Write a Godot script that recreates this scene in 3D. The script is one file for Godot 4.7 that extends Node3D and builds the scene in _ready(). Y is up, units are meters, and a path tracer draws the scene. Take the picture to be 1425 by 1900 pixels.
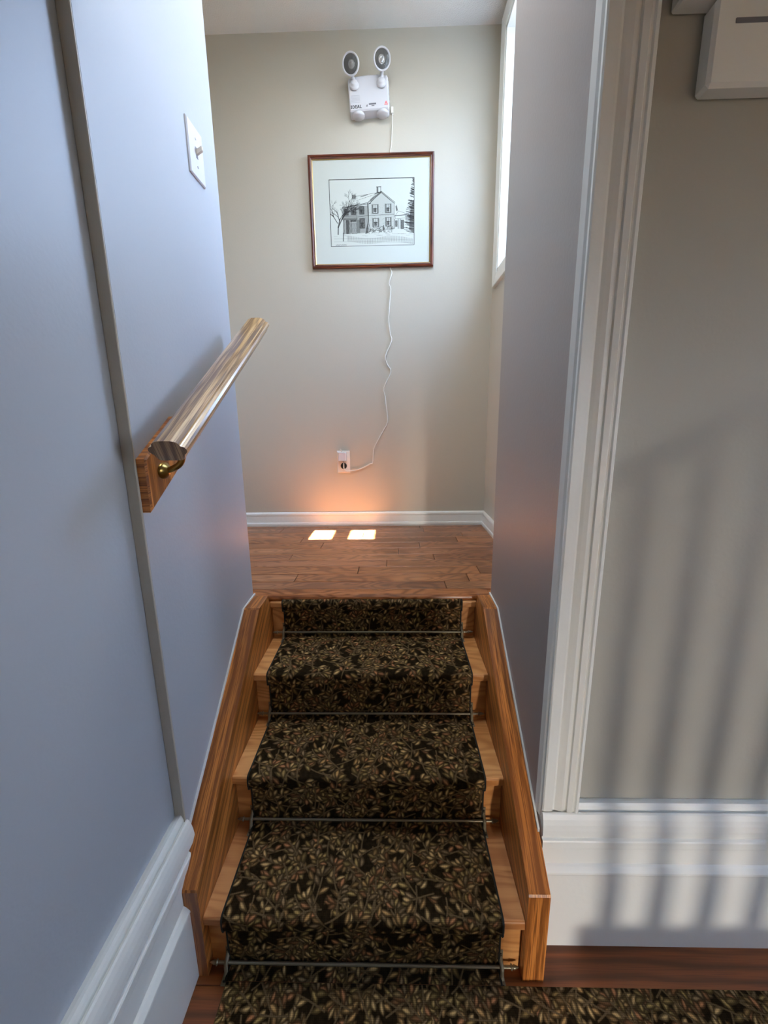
extends Node3D
# A short carpeted flight of stairs up to a sunlit landing. y is up, metres; y = 0 is the hall floor, z = 0 the landing edge.

const RISE := 0.19
const RUN := 0.251
const LAND := 0.76
const BACK := -1.163          # face of the landing's end wall
const WIN_X := 0.689          # face of the landing's window wall
const LEFT := -0.481          # face of the stair's left wall
const NEAR_LEFT := -0.507     # face of the hall's left wall, a step further out
const RIGHT := 0.4746         # face of the stair's right wall
const HALL := 0.62            # face of the hall wall right of the opening
const CEIL := 3.5

var rng := RandomNumberGenerator.new()
var M := {}
var taken := {}

# ---------------------------------------------------------------- shape helpers
func begin() -> SurfaceTool:
	var st := SurfaceTool.new()
	st.begin(Mesh.PRIMITIVE_TRIANGLES)
	return st

func tri(st: SurfaceTool, p: Array, uv: Array, outward: Vector3) -> void:
	var n: Vector3 = (p[2] - p[0]).cross(p[1] - p[0])
	var order = [0, 1, 2] if n.dot(outward) >= 0.0 else [0, 2, 1]
	for i in order:
		st.set_uv(uv[i])
		st.add_vertex(p[i])

# a flat polygon (convex, in order) whose texture runs along grain
func face(st: SurfaceTool, pts: Array, outward: Vector3, grain := Vector3.RIGHT, shift := Vector2.ZERO) -> void:
	st.set_smooth_group(-1)
	var n := outward.normalized()
	var g := grain - n * grain.dot(n)
	if g.length() < 0.2:
		g = Vector3.UP - n * n.y
		if g.length() < 0.2:
			g = Vector3.RIGHT
	g = g.normalized()
	var b := n.cross(g)
	var uv := []
	for q in pts:
		uv.append(Vector2(q.dot(g), q.dot(b)) + shift)
	for i in range(1, pts.size() - 1):
		tri(st, [pts[0], pts[i], pts[i + 1]], [uv[0], uv[i], uv[i + 1]], outward)

# a box with chamfered edges
func box(st: SurfaceTool, lo: Vector3, hi: Vector3, c := 0.0, grain := Vector3.RIGHT, shift := Vector2.ZERO) -> void:
	var mid := (lo + hi) / 2
	var h := (hi - lo) / 2
	c = minf(c, minf(h.x, minf(h.y, h.z)) * 0.9)
	for a in 3:
		var u := (a + 1) % 3
		var v := (a + 2) % 3
		for s in [-1.0, 1.0]:
			var q := []
			for k in [[-1, -1], [1, -1], [1, 1], [-1, 1]]:
				var p := Vector3.ZERO
				p[a] = h[a] * s
				p[u] = (h[u] - c) * k[0]
				p[v] = (h[v] - c) * k[1]
				q.append(mid + p)
			var out := Vector3.ZERO
			out[a] = s
			face(st, q, out, grain, shift)
	if c <= 0.0:
		return
	for a in 3:      # edges along axis a
		var u := (a + 1) % 3
		var v := (a + 2) % 3
		for su in [-1.0, 1.0]:
			for sv in [-1.0, 1.0]:
				var q := []
				for k in [[-1, 0], [1, 0], [1, 1], [-1, 1]]:
					var p := Vector3.ZERO
					p[a] = (h[a] - c) * k[0]
					p[u] = (h[u] - (c if k[1] else 0.0)) * su
					p[v] = (h[v] - (0.0 if k[1] else c)) * sv
					q.append(mid + p)
				var out := Vector3.ZERO
				out[u] = su
				out[v] = sv
				face(st, q, out, grain, shift)
	for sx in [-1.0, 1.0]:
		for sy in [-1.0, 1.0]:
			for sz in [-1.0, 1.0]:
				var s := Vector3(sx, sy, sz)
				face(st, [mid + Vector3(h.x, h.y - c, h.z - c) * s, mid + Vector3(h.x - c, h.y, h.z - c) * s, mid + Vector3(h.x - c, h.y - c, h.z) * s], s, grain, shift)

# extrude a polygon; at() turns (u, v, depth) into a point
func prism(st: SurfaceTool, poly: PackedVector2Array, d0: float, d1: float, at: Callable, grain := Vector3.RIGHT, smooth := false, shift := Vector2.ZERO) -> void:
	var n := poly.size()
	var ccw := not Geometry2D.is_polygon_clockwise(poly)
	var idx := Geometry2D.triangulate_polygon(poly)
	var o: Vector3 = at.call(0.0, 0.0, 0.0)
	var du: Vector3 = at.call(1.0, 0.0, 0.0) - o
	var dv: Vector3 = at.call(0.0, 1.0, 0.0) - o
	var dd: Vector3 = at.call(0.0, 0.0, 1.0) - o
	for e in [[d0, -1.0], [d1, 1.0]]:
		for t in range(0, idx.size(), 3):
			var q := []
			for k in 3:
				q.append(at.call(poly[idx[t + k]].x, poly[idx[t + k]].y, e[0]))
			face(st, q, dd * e[1] * signf(d1 - d0), grain, shift)
	for i in n:
		var a := poly[i]
		var b := poly[(i + 1) % n]
		if a.distance_to(b) < 1e-6:
			continue
		var e2 := (b - a).normalized()
		var nn := Vector2(e2.y, -e2.x) * (1.0 if ccw else -1.0)
		face(st, [at.call(a.x, a.y, d0), at.call(b.x, b.y, d0), at.call(b.x, b.y, d1), at.call(a.x, a.y, d1)], du * nn.x + dv * nn.y, grain, shift)

func inset(poly: PackedVector2Array, by: float) -> PackedVector2Array:
	var n := poly.size()
	var s := 1.0 if not Geometry2D.is_polygon_clockwise(poly) else -1.0
	var out := PackedVector2Array()
	for i in n:
		var a := (poly[i] - poly[(i - 1 + n) % n]).normalized()
		var b := (poly[(i + 1) % n] - poly[i]).normalized()
		var na := Vector2(-a.y, a.x) * s
		var nb := Vector2(-b.y, b.x) * s
		var m := (na + nb).normalized()
		out.append(poly[i] + m * by / maxf(m.dot(na), 0.3))
	return out

# a convex plate with a chamfered front edge (front at d1)
func plate(st: SurfaceTool, poly: PackedVector2Array, d0: float, d1: float, c: float, at: Callable) -> void:
	var n := poly.size()
	var small := inset(poly, c)
	var o: Vector3 = at.call(0.0, 0.0, 0.0)
	var dd: Vector3 = at.call(0.0, 0.0, 1.0) - o
	var fwd := signf(d1 - d0)
	var mid := Vector2.ZERO
	for p in poly:
		mid += p / n
	var front := []
	var rear := []
	for i in n:
		var j := (i + 1) % n
		var m2 := (poly[i] + poly[j]) / 2 - mid
		var out: Vector3 = at.call(m2.x, m2.y, 0.0) - o
		var dm := d1 - c * fwd
		face(st, [at.call(poly[i].x, poly[i].y, d0), at.call(poly[j].x, poly[j].y, d0), at.call(poly[j].x, poly[j].y, dm), at.call(poly[i].x, poly[i].y, dm)], out)
		face(st, [at.call(poly[i].x, poly[i].y, dm), at.call(poly[j].x, poly[j].y, dm), at.call(small[j].x, small[j].y, d1), at.call(small[i].x, small[i].y, d1)], out.normalized() + dd * fwd)
		front.append(at.call(small[i].x, small[i].y, d1))
		rear.append(at.call(poly[i].x, poly[i].y, d0))
	face(st, front, dd * fwd)
	face(st, rear, -dd * fwd)

# turn a profile of (radius, height) about the y axis of t
func lathe(st: SurfaceTool, prof: PackedVector2Array, t := Transform3D(), n := 24) -> void:
	st.set_smooth_group(0)
	for i in prof.size() - 1:
		var a := prof[i]
		var b := prof[i + 1]
		if a.distance_to(b) < 1e-6:
			continue
		var nn := Vector2(b.y - a.y, -(b.x - a.x))
		for k in n:
			var p := TAU * k / n
			var q := TAU * (k + 1) / n
			var dp := Vector3(cos(p), 0, sin(p))
			var dq := Vector3(cos(q), 0, sin(q))
			var dm := (dp + dq).normalized()
			var out := t.basis * (dm * nn.x + Vector3.UP * nn.y)
			var v := [t * (dp * a.x + Vector3.UP * a.y), t * (dq * a.x + Vector3.UP * a.y), t * (dq * b.x + Vector3.UP * b.y), t * (dp * b.x + Vector3.UP * b.y)]
			var uv := [Vector2(p, a.y), Vector2(q, a.y), Vector2(q, b.y), Vector2(p, b.y)]
			if a.x > 1e-6:
				tri(st, [v[0], v[1], v[2]], [uv[0], uv[1], uv[2]], out)
			if b.x > 1e-6:
				tri(st, [v[0], v[2], v[3]], [uv[0], uv[2], uv[3]], out)

func tube(st: SurfaceTool, path: PackedVector3Array, r: float, n := 8) -> void:
	st.set_smooth_group(0)
	var rings := []
	var side := Vector3.ZERO
	for i in path.size():
		var d := (path[mini(i + 1, path.size() - 1)] - path[maxi(i - 1, 0)]).normalized()
		if side == Vector3.ZERO:
			side = d.cross(Vector3.RIGHT if absf(d.x) < 0.8 else Vector3.UP).normalized()
		side = (side - d * side.dot(d)).normalized()
		var up := d.cross(side)
		var ring := []
		for k in n:
			ring.append(path[i] + (side * cos(TAU * k / n) + up * sin(TAU * k / n)) * r)
		rings.append(ring)
	for i in rings.size() - 1:
		for k in n:
			var k2 := (k + 1) % n
			var a: Vector3 = rings[i][k]
			var b: Vector3 = rings[i][k2]
			var c: Vector3 = rings[i + 1][k2]
			var e: Vector3 = rings[i + 1][k]
			var out := (a + b) / 2 - path[i]
			tri(st, [a, b, c], [Vector2.ZERO, Vector2.ZERO, Vector2.ZERO], out)
			tri(st, [a, c, e], [Vector2.ZERO, Vector2.ZERO, Vector2.ZERO], out)
	face(st, rings[0], path[0] - path[1])
	face(st, rings[-1], path[-1] - path[-2])

# axis transform: y of the lathe turned to dir, origin at o
func aim(o: Vector3, dir: Vector3) -> Transform3D:
	var y := dir.normalized()
	var x := y.cross(Vector3.FORWARD if absf(y.z) < 0.9 else Vector3.RIGHT).normalized()
	return Transform3D(Basis(x, y, x.cross(y)), o)

func curve(pts: PackedVector3Array, steps := 5) -> PackedVector3Array:
	var out := PackedVector3Array()
	for i in pts.size() - 1:
		for k in steps:
			out.append(pts[i].cubic_interpolate(pts[i + 1], pts[maxi(i - 1, 0)], pts[mini(i + 2, pts.size() - 1)], float(k) / steps))
	out.append(pts[-1])
	return out

# ---------------------------------------------------------------- object helpers
func numbered(called: String) -> String:
	taken[called] = taken.get(called, -1) + 1
	return called if taken[called] == 0 else "%s_%03d" % [called, taken[called]]

func obj(called: String, st: SurfaceTool, m: Material, parent: Node = self) -> MeshInstance3D:
	st.generate_normals()
	st.generate_tangents()
	var o := MeshInstance3D.new()
	o.name = numbered(called) if parent == self else called
	o.mesh = st.commit()
	o.material_override = m
	parent.add_child(o, true)
	return o

func thing(called: String, label: String, category: String, at := Vector3.ZERO, group := "") -> Node3D:
	var o := Node3D.new()
	o.name = numbered(called)
	o.position = at
	add_child(o)
	tag(o, label, category, group)
	return o

func tag(o: Node, label: String, category: String, group := "") -> void:
	o.set_meta("label", label)
	o.set_meta("category", category)
	if group:
		o.set_meta("group", group)

func struct(called: String, st: SurfaceTool, m: Material, label: String, category: String) -> MeshInstance3D:
	var o := obj(called, st, m)
	o.set_meta("kind", "structure")
	tag(o, label, category)
	return o

func lettering(called: String, words: String, font: String, weight: int, high: float, at: Transform3D, m: Material, parent: Node, wide := 1.0) -> void:
	var f := SystemFont.new()
	f.font_names = PackedStringArray([font])
	f.font_weight = weight
	var t := TextMesh.new()
	t.text = words
	t.font = f
	t.font_size = 32
	t.pixel_size = high / 23.0
	t.depth = 0.0006
	t.curve_step = 1.5
	var o := MeshInstance3D.new()
	o.name = called
	o.mesh = t
	o.material_override = m
	o.transform = at * Transform3D(Basis.from_scale(Vector3(wide, 1, 1)), Vector3.ZERO)
	parent.add_child(o, true)

# ---------------------------------------------------------------- materials
func mat(color: Color, rough := 0.6, metal := 0.0) -> StandardMaterial3D:
	var m := StandardMaterial3D.new()
	m.albedo_color = color
	m.roughness = rough
	m.metallic = metal
	return m

func noise(seed_no: int, freq: float, octaves := 4) -> FastNoiseLite:
	var n := FastNoiseLite.new()
	n.seed = seed_no
	n.frequency = freq
	n.noise_type = FastNoiseLite.TYPE_SIMPLEX_SMOOTH
	n.fractal_octaves = octaves
	return n

func bump_texture(seed_no: int, freq: float, strength: float) -> NoiseTexture2D:
	var t := NoiseTexture2D.new()
	t.width = 512
	t.height = 512
	t.seamless = true
	t.as_normal_map = true
	t.bump_strength = strength
	t.noise = noise(seed_no, freq, 3)
	return t

func paint(color: Color, rough: float, bump: NoiseTexture2D, scale: float, strength: float) -> StandardMaterial3D:
	var m := mat(color, rough)
	m.normal_enabled = true
	m.normal_texture = bump
	m.normal_scale = strength
	m.uv1_triplanar = true
	m.uv1_world_triplanar = true
	m.uv1_scale = Vector3.ONE * scale
	return m

# grain runs along u; one texture covers 1 m x 0.35 m
func wood_image(dark: Color, mid: Color, light: Color, seed_no: int, cathedral: float, pores: float) -> Image:
	var w := 1024
	var h := 384
	var im := Image.create(w, h, false, Image.FORMAT_RGB8)
	var broad := noise(seed_no, 0.004, 2)
	var rings := noise(seed_no + 1, 0.006, 2)
	var fine := noise(seed_no + 2, 0.05, 2)
	for y in h:
		var yw := float(y)
		for x in w:
			var xw := float(x)
			var ca := cos(xw * TAU / w)
			var sa := sin(xw * TAU / w)
			var warp := rings.get_noise_3d(ca * 57.0, sa * 57.0, yw * 0.9) * cathedral
			var ring := 0.5 + 0.5 * sin(yw * 0.16 + warp * 26.0)
			ring = pow(ring, 2.2)
			var pore := maxf(0.0, fine.get_noise_3d(ca * 18.0, sa * 18.0, yw * 7.0))
			var tone := broad.get_noise_3d(ca * 48.0, sa * 48.0, yw * 2.0) * 0.5
			var t := clampf(0.55 + tone - ring * 0.42 - pore * pores, 0.0, 1.0)
			var c := dark.lerp(mid, t * 2.0) if t < 0.5 else mid.lerp(light, t * 2.0 - 1.0)
			im.set_pixel(x, y, c)
	return im

func wood(im: Image, rough: float, tint := Color.WHITE, bump := 0.0) -> StandardMaterial3D:
	var m := mat(tint, rough)
	m.albedo_texture = ImageTexture.create_from_image(im)
	m.uv1_scale = Vector3(1.0, 1.0 / 0.35, 1.0)
	if bump > 0.0:
		m.heightmap_enabled = true
		m.heightmap_scale = bump
		m.heightmap_texture = m.albedo_texture
	return m

# the runner's all-over pattern of leafy sprigs; one tile is 0.52 m square
func carpet_image() -> Image:
	var n := 1024
	var px := PackedFloat32Array()
	px.resize(n * n * 3)
	var ground := Color(0.17, 0.13, 0.08)
	var g := noise(71, 0.03, 3)
	for y in n:
		for x in n:
			var k := 0.9 + 0.3 * g.get_noise_2d(x, y)
			var i := (y * n + x) * 3
			px[i] = ground.r * k
			px[i + 1] = ground.g * k
			px[i + 2] = ground.b * k
	var tones := [Color(0.76, 0.59, 0.37), Color(0.71, 0.59, 0.36), Color(0.75, 0.51, 0.34), Color(0.62, 0.51, 0.37), Color(0.84, 0.69, 0.46)]
	var stem := Color(0.40, 0.325, 0.225)
	rng.seed = 4
	for cell in 196:
		leaf(px, n, Vector2((cell % 14 + rng.randf()) * n / 14.0, (cell / 14 + rng.randf()) * n / 14.0), rng.randf() * TAU, rng.randf_range(46, 74), rng.randf_range(9.0, 14.0), tones[rng.randi() % tones.size()], ground)
	for cell in 156:
		var p := Vector2((cell % 13 + rng.randf_range(0.15, 0.85)) * n / 13.0, (cell / 13 + rng.randf_range(0.15, 0.85)) * n / 12.0)
		var dir := rng.randf() * TAU
		var bend := rng.randf_range(-0.13, 0.13)
		var side := 1.0
		for s in rng.randi_range(5, 8):
			var q := p + Vector2(cos(dir), sin(dir)) * 24.0
			stroke(px, n, p, q, 4.4, stem)
			p = q
			dir += bend
			if s % 2 == 1:
				side = -side
				leaf(px, n, p, dir + side * rng.randf_range(0.5, 1.0), rng.randf_range(46, 76), rng.randf_range(10.0, 15.0), tones[rng.randi() % tones.size()], ground)
		for k in [-0.7, 0.0, 0.7]:
			leaf(px, n, p, dir + k + rng.randf_range(-0.2, 0.2), rng.randf_range(44, 70), rng.randf_range(9.5, 14.5), tones[rng.randi() % tones.size()], ground)
	for pass_no in 2:      # soften: the pile blurs the pattern
		var step := 3 if pass_no == 0 else n * 3
		var src := px.duplicate()
		var total := n * n * 3
		for i in total:
			px[i] = src[i] * 0.34 + (src[(i + step) % total] + src[(i - step + total) % total]) * 0.21 + (src[(i + 2 * step) % total] + src[(i - 2 * step + total) % total]) * 0.12
	var data := PackedByteArray()
	data.resize(n * n * 3)
	rng.seed = 9
	for y in n:
		for x in n:
			var rib := (0.90 if (y / 4) % 2 == 0 else 1.04) * (0.95 if (x / 5) % 2 == 0 else 1.03) * rng.randf_range(0.86, 1.12)
			var i := (y * n + x) * 3
			for c in 3:
				data[i + c] = int(clampf(px[i + c] * rib, 0.0, 1.0) * 255.0)
	return Image.create_from_data(n, n, false, Image.FORMAT_RGB8, data)

func stroke(px: PackedFloat32Array, n: int, a: Vector2, b: Vector2, r: float, c: Color) -> void:
	var lo := a.min(b) - Vector2.ONE * (r + 1)
	var hi := a.max(b) + Vector2.ONE * (r + 1)
	var d := b - a
	var l := maxf(d.length_squared(), 1e-6)
	for y in range(int(lo.y), int(hi.y) + 1):
		for x in range(int(lo.x), int(hi.x) + 1):
			var p := Vector2(x, y)
			var t := clampf((p - a).dot(d) / l, 0.0, 1.0)
			var k := clampf(r + 0.5 - p.distance_to(a + d * t), 0.0, 1.0)
			if k > 0.0:
				var i := (posmod(y, n) * n + posmod(x, n)) * 3
				px[i] = lerpf(px[i], c.r, k)
				px[i + 1] = lerpf(px[i + 1], c.g, k)
				px[i + 2] = lerpf(px[i + 2], c.b, k)

func leaf(px: PackedFloat32Array, n: int, at: Vector2, dir: float, length: float, half: float, tone: Color, ground: Color) -> void:
	var d := Vector2(cos(dir), sin(dir))
	var s := Vector2(-d.y, d.x)
	var lit := rng.randf_range(0.45, 1.1)
	var reach := length + 10
	for y in range(int(at.y - reach), int(at.y + reach)):
		for x in range(int(at.x - reach), int(at.x + reach)):
			var v := Vector2(x, y) - at
			var u := v.dot(d) / length
			if u < -0.03 or u > 1.03:
				continue
			var bow := v.dot(s) + sin(u * PI) * length * 0.07
			var w := half * pow(sin(clampf(u, 0.0, 1.0) * PI), 0.7) * (0.65 + 0.7 * u)
			var e := w - absf(bow)
			if e < -7.0:
				continue
			var i := (posmod(y, n) * n + posmod(x, n)) * 3
			var c := ground * 0.85
			var k := 0.35 * clampf((e + 7.0) / 5.0, 0.0, 1.0)
			if e > -2.0:
				var glow := smoothstep(0.0, 1.0, (e + 2.0) / (half + 2.0))
				c = ground.lerp(tone, clampf(0.20 + 0.85 * lit * pow(glow, 1.4) * (0.30 + 0.70 * smoothstep(0.05, 0.55, u)), 0.0, 1.0))
				k = 1.0
			px[i] = lerpf(px[i], c.r, k)
			px[i + 1] = lerpf(px[i + 1], c.g, k)
			px[i + 2] = lerpf(px[i + 2], c.b, k)

# ---------------------------------------------------------------- the pencil drawing
var sk := PackedFloat32Array()
const SW := 872
const SH := 690

func ink(a: Vector2, b: Vector2, r := 1.2, dark := 0.75) -> void:
	a -= Vector2(268, 335)
	b -= Vector2(268, 335)
	var lo := a.min(b) - Vector2.ONE * (r + 1)
	var hi := a.max(b) + Vector2.ONE * (r + 1)
	var d := b - a
	var l := maxf(d.length_squared(), 1e-6)
	for y in range(maxi(int(lo.y), 0), mini(int(hi.y) + 1, SH)):
		for x in range(maxi(int(lo.x), 0), mini(int(hi.x) + 1, SW)):
			var p := Vector2(x, y)
			var t := clampf((p - a).dot(d) / l, 0.0, 1.0)
			var k := clampf(r + 0.5 - p.distance_to(a + d * t), 0.0, 1.0) * dark
			var i := y * SW + x
			sk[i] *= 1.0 - k

func shade(poly: Array, dark: float, step := 5.0, lean := 0.25) -> void:
	var pg := PackedVector2Array(poly)
	var box_lo := pg[0]
	var box_hi := pg[0]
	for p in pg:
		box_lo = box_lo.min(p)
		box_hi = box_hi.max(p)
	for y in range(maxi(int(box_lo.y) - 335, 0), mini(int(box_hi.y) - 335, SH)):
		for x in range(maxi(int(box_lo.x) - 268, 0), mini(int(box_hi.x) - 268, SW)):
			if Geometry2D.is_point_in_polygon(Vector2(x + 268, y + 335), pg):
				var s := 0.65 + 0.35 * sin((x + y * lean) * TAU / step) + rng.randf_range(-0.25, 0.25)
				sk[y * SW + x] *= 1.0 - dark * clampf(s, 0.0, 1.0)

func rect(x0: float, y0: float, x1: float, y1: float) -> Array:
	return [Vector2(x0, y0), Vector2(x1, y0), Vector2(x1, y1), Vector2(x0, y1)]

func outline(poly: Array, r := 1.2, dark := 0.75) -> void:
	for i in poly.size():
		ink(poly[i], poly[(i + 1) % poly.size()], r, dark)

func branch(a: Vector2, dir: float, length: float, r: float, depth: int) -> void:
	var b := a + Vector2(cos(dir), sin(dir)) * length
	ink(a, b, r, 0.6 if depth > 2 else 0.38)
	if depth > 0:
		for k in rng.randi_range(2, 3):
			branch(a.lerp(b, rng.randf_range(0.6, 1.0)), dir + rng.randf_range(-0.65, 0.65), length * rng.randf_range(0.62, 0.85), maxf(r * 0.66, 0.6), depth - 1)

func pane_window(x0: float, y0: float, x1: float, y1: float, shutters: bool) -> void:
	if shutters:
		shade(rect(x0 - 13, y0 - 4, x0 - 2, y1 + 4), 0.55, 4.0)
		shade(rect(x1 + 2, y0 - 4, x1 + 13, y1 + 4), 0.55, 4.0)
	outline(rect(x0, y0, x1, y1), 1.8, 0.8)
	shade(rect(x0 + 6, (y0 + y1) / 2 - 8, x1 - 10, y1 - 10), 0.8, 7.0)
	ink(Vector2((x0 + x1) / 2, y0), Vector2((x0 + x1) / 2, y1), 1.3)
	ink(Vector2(x0, (y0 + y1) / 2), Vector2(x1, (y0 + y1) / 2), 1.8)
	ink(Vector2(x0 - 6, y1 + 5), Vector2(x1 + 6, y1 + 5), 1.5, 0.6)

func drawing_image() -> Image:
	sk.resize(SW * SH)
	sk.fill(1.0)
	rng.seed = 21
	var V := func(x: float, y: float) -> Vector2: return Vector2(x, y)
	# wing on the left, gabled block on the right
	shade([V.call(400, 625), V.call(665, 602), V.call(665, 880), V.call(402, 892)], 0.38, 6.0, 0.1)
	outline([V.call(400, 622), V.call(520, 512), V.call(755, 478), V.call(662, 574)], 1.3, 0.6)
	ink(V.call(398, 624), V.call(690, 584), 3.0, 0.75)
	ink(V.call(400, 614), V.call(664, 578), 1.4, 0.6)
	for k in 7:
		ink(V.call(520 + k * 28, 560 - k * 8), V.call(560 + k * 28, 548 - k * 9), 1.0, 0.4)
	ink(V.call(590, 515), V.call(660, 495), 3.0, 0.6)
	outline([V.call(668, 590), V.call(800, 478), V.call(934, 590), V.call(930, 850), V.call(668, 872)], 1.4, 0.65)
	for e in [[V.call(800, 462), V.call(942, 580)], [V.call(800, 470), V.call(936, 590)], [V.call(800, 462), V.call(660, 580)], [V.call(800, 472), V.call(682, 582)]]:
		ink(e[0], e[1], 2.0, 0.75)
	shade([V.call(690, 540), V.call(800, 462), V.call(805, 478), V.call(690, 570)], 0.5, 4.0)
	shade([V.call(668, 590), V.call(800, 480), V.call(932, 590), V.call(930, 850), V.call(668, 870)], 0.13, 5.0, 0.8)
	for k in 110:
		var p := Vector2(rng.randf_range(675, 925), rng.randf_range(600, 850))
		ink(p, p + Vector2(rng.randf_range(4, 14), 0), 0.8, 0.25)
	ink(V.call(668, 707), V.call(932, 700), 2.0, 0.5)
	ink(V.call(560, 716), V.call(668, 708), 1.5, 0.6)
	ink(V.call(660, 585), V.call(666, 760), 4.0, 0.7)
	# chimneys
	outline(rect(757, 420, 796, 472), 1.8, 0.8)
	shade(rect(757, 422, 772, 480), 0.75, 4.0)
	ink(V.call(752, 420), V.call(800, 418), 2.5, 0.8)
	ink(V.call(735, 490), V.call(800, 470), 3.0, 0.8)
	outline(rect(502, 494, 536, 530), 1.6, 0.7)
	shade(rect(502, 494, 536, 530), 0.55, 4.0)
	for w in [[420, 640, 452, 694], [496, 624, 532, 690], [582, 614, 615, 688], [583, 738, 618, 832]]:
		shade(rect(w[0] - 12, w[1] - 6, w[2] + 12, w[3] + 5), 0.55, 5.0)
		pane_window(w[0], w[1], w[2], w[3], false)
	for w in [[714, 598, 760, 684], [850, 594, 892, 680], [718, 738, 764, 824], [852, 732, 892, 818]]:
		pane_window(w[0], w[1], w[2], w[3], true)
	# porch and door
	outline(rect(396, 708, 548, 744), 1.6, 0.7)
	shade(rect(398, 725, 548, 746), 0.3, 5.0)
	shade(rect(432, 748, 464, 892), 0.85, 9.0)
	outline(rect(490, 752, 545, 890), 1.6, 0.7)
	shade(rect(480, 748, 540, 768), 0.8, 5.0)
	for k in 4:
		outline(rect(498 + (k % 2) * 24, 785 + (k / 2) * 50, 514 + (k % 2) * 24, 825 + (k / 2) * 50), 0.9, 0.4)
	for x in [404, 412, 468, 478]:
		ink(V.call(x, 745), V.call(x, 895), 1.4, 0.7)
	shade(rect(548, 748, 578, 890), 0.35, 4.0)
	# side porch on the right
	ink(V.call(938, 718), V.call(1050, 708), 3.2, 0.8)
	outline([V.call(940, 720), V.call(975, 668), V.call(1040, 690), V.call(1058, 740), V.call(945, 748)], 1.3, 0.5)
	shade(rect(942, 764, 966, 830), 0.75, 7.0)
	shade(rect(1002, 760, 1034, 855), 0.8, 7.0)
	for x in [938, 970, 978, 992, 1000]:
		ink(V.call(x, 750), V.call(x, 850), 1.5, 0.7)
	shade([V.call(946, 622), V.call(958, 606), V.call(970, 660), V.call(956, 672)], 0.8, 6.0)
	# snow banked bushes, rocks and a covered shrub
	outline([V.call(662, 762), V.call(690, 868), V.call(634, 890)], 1.8, 0.7)
	shade([V.call(660, 770), V.call(662, 885), V.call(630, 895)], 0.7, 6.0)
	for k in 60:
		var p := Vector2(rng.randf_range(640, 920), rng.randf_range(840, 893))
		ink(p, p + Vector2(rng.randf_range(-18, 18), rng.randf_range(-16, 8)), 1.3, 0.5)
	for c in [[765, 875, 32], [805, 850, 26], [700, 870, 24], [890, 848, 30]]:
		for k in 14:
			var a: float = PI + PI * k / 14
			var a2: float = PI + PI * (k + 1) / 14
			ink(V.call(c[0] + cos(a) * c[2], c[1] + sin(a) * c[2]), V.call(c[0] + cos(a2) * c[2], c[1] + sin(a2) * c[2]), 2.0, 0.7)
		shade([V.call(c[0] + 4, c[1] - c[2] + 4), V.call(c[0] + c[2], c[1]), V.call(c[0] + 6, c[1] + 14)], 0.55, 5.0)
	ink(V.call(820, 812), V.call(826, 880), 3.5, 0.7)
	# bare tree on the left
	branch(V.call(347, 893), -1.52, 78, 7.0, 0)
	branch(V.call(350, 822), -1.35, 90, 5.0, 5)
	branch(V.call(350, 822), -1.12, 110, 5.0, 5)
	branch(V.call(345, 780), -2.1, 100, 3.5, 4)
	branch(V.call(398, 700), -0.95, 120, 3.0, 4)
	ink(V.call(398, 965), V.call(402, 880), 4.5, 0.55)
	# spruce cut by the right edge
	for k in 150:
		var f := rng.randf()
		var y := lerpf(345, 900, f)
		var reach := lerpf(18, 128, f) * rng.randf_range(0.55, 1.0)
		var a := Vector2(1140, y)
		var b := Vector2(1140 - reach, y + rng.randf_range(-22, 10) - reach * 0.15)
		ink(a, b, rng.randf_range(1.0, 3.0), rng.randf_range(0.3, 0.75))
	shade([V.call(1140, 540), V.call(1140, 900), V.call(1085, 860), V.call(1100, 650)], 0.7, 11.0, 0.7)
	# snow lines, picket fence, signature
	for k in 26:
		var p := Vector2(rng.randf_range(290, 1100), rng.randf_range(880, 920))
		ink(p, p + Vector2(rng.randf_range(20, 70), rng.randf_range(-5, 5)), 0.9, 0.3)
	var x := 440.0
	while x < 1128:
		var top := 922 + sin(x * 0.012) * 14 + (x - 440) * 0.03
		ink(Vector2(x, top), Vector2(x + 2, top + 58), 1.2, 0.5)
		x += 11.5
	for dy in [14, 46]:
		ink(V.call(300, 925 + dy), V.call(700, 930 + dy), 0.9, 0.35)
		ink(V.call(700, 930 + dy), V.call(1130, 958 + dy), 0.9, 0.35)
	var pen := Vector2(318, 1006)
	for k in 40:
		var q := Vector2(318 + k * 2.9, 1006 + sin(k * 1.9) * 4.5 + sin(k * 0.7) * 2.0)
		if k != 18 and k != 19:
			ink(pen, q, 1.1, 0.55)
		pen = q
	for e in [[V.call(270, 338), V.call(1138, 338)], [V.call(1138, 338), V.call(1138, 1022)], [V.call(1138, 1022), V.call(270, 1022)], [V.call(270, 1022), V.call(270, 338)]]:
		ink(e[0], e[1], 3.2, 0.85)
	var data := PackedByteArray()
	data.resize(SW * SH * 3)
	for i in SW * SH:
		var v := clampf(pow(sk[i], 1.2), 0.05, 1.0)
		data[i * 3] = int(196 * v)
		data[i * 3 + 1] = int(201 * v)
		data[i * 3 + 2] = int(193 * v)
	return Image.create_from_data(SW, SH, false, Image.FORMAT_RGB8, data)

# ---------------------------------------------------------------- scene
func _ready() -> void:
	lights()
	materials()
	shell()
	landing_floor()
	landing_window()
	side_door()
	mouldings()
	staircase()
	runner()
	hall_carpet()
	for k in 4:
		stair_rod(k)
	handrail()
	light_switch()
	picture()
	emergency_light()
	added_panel()
	outlet()
	cords()
	shelf()
	beyond_the_frame()

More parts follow.
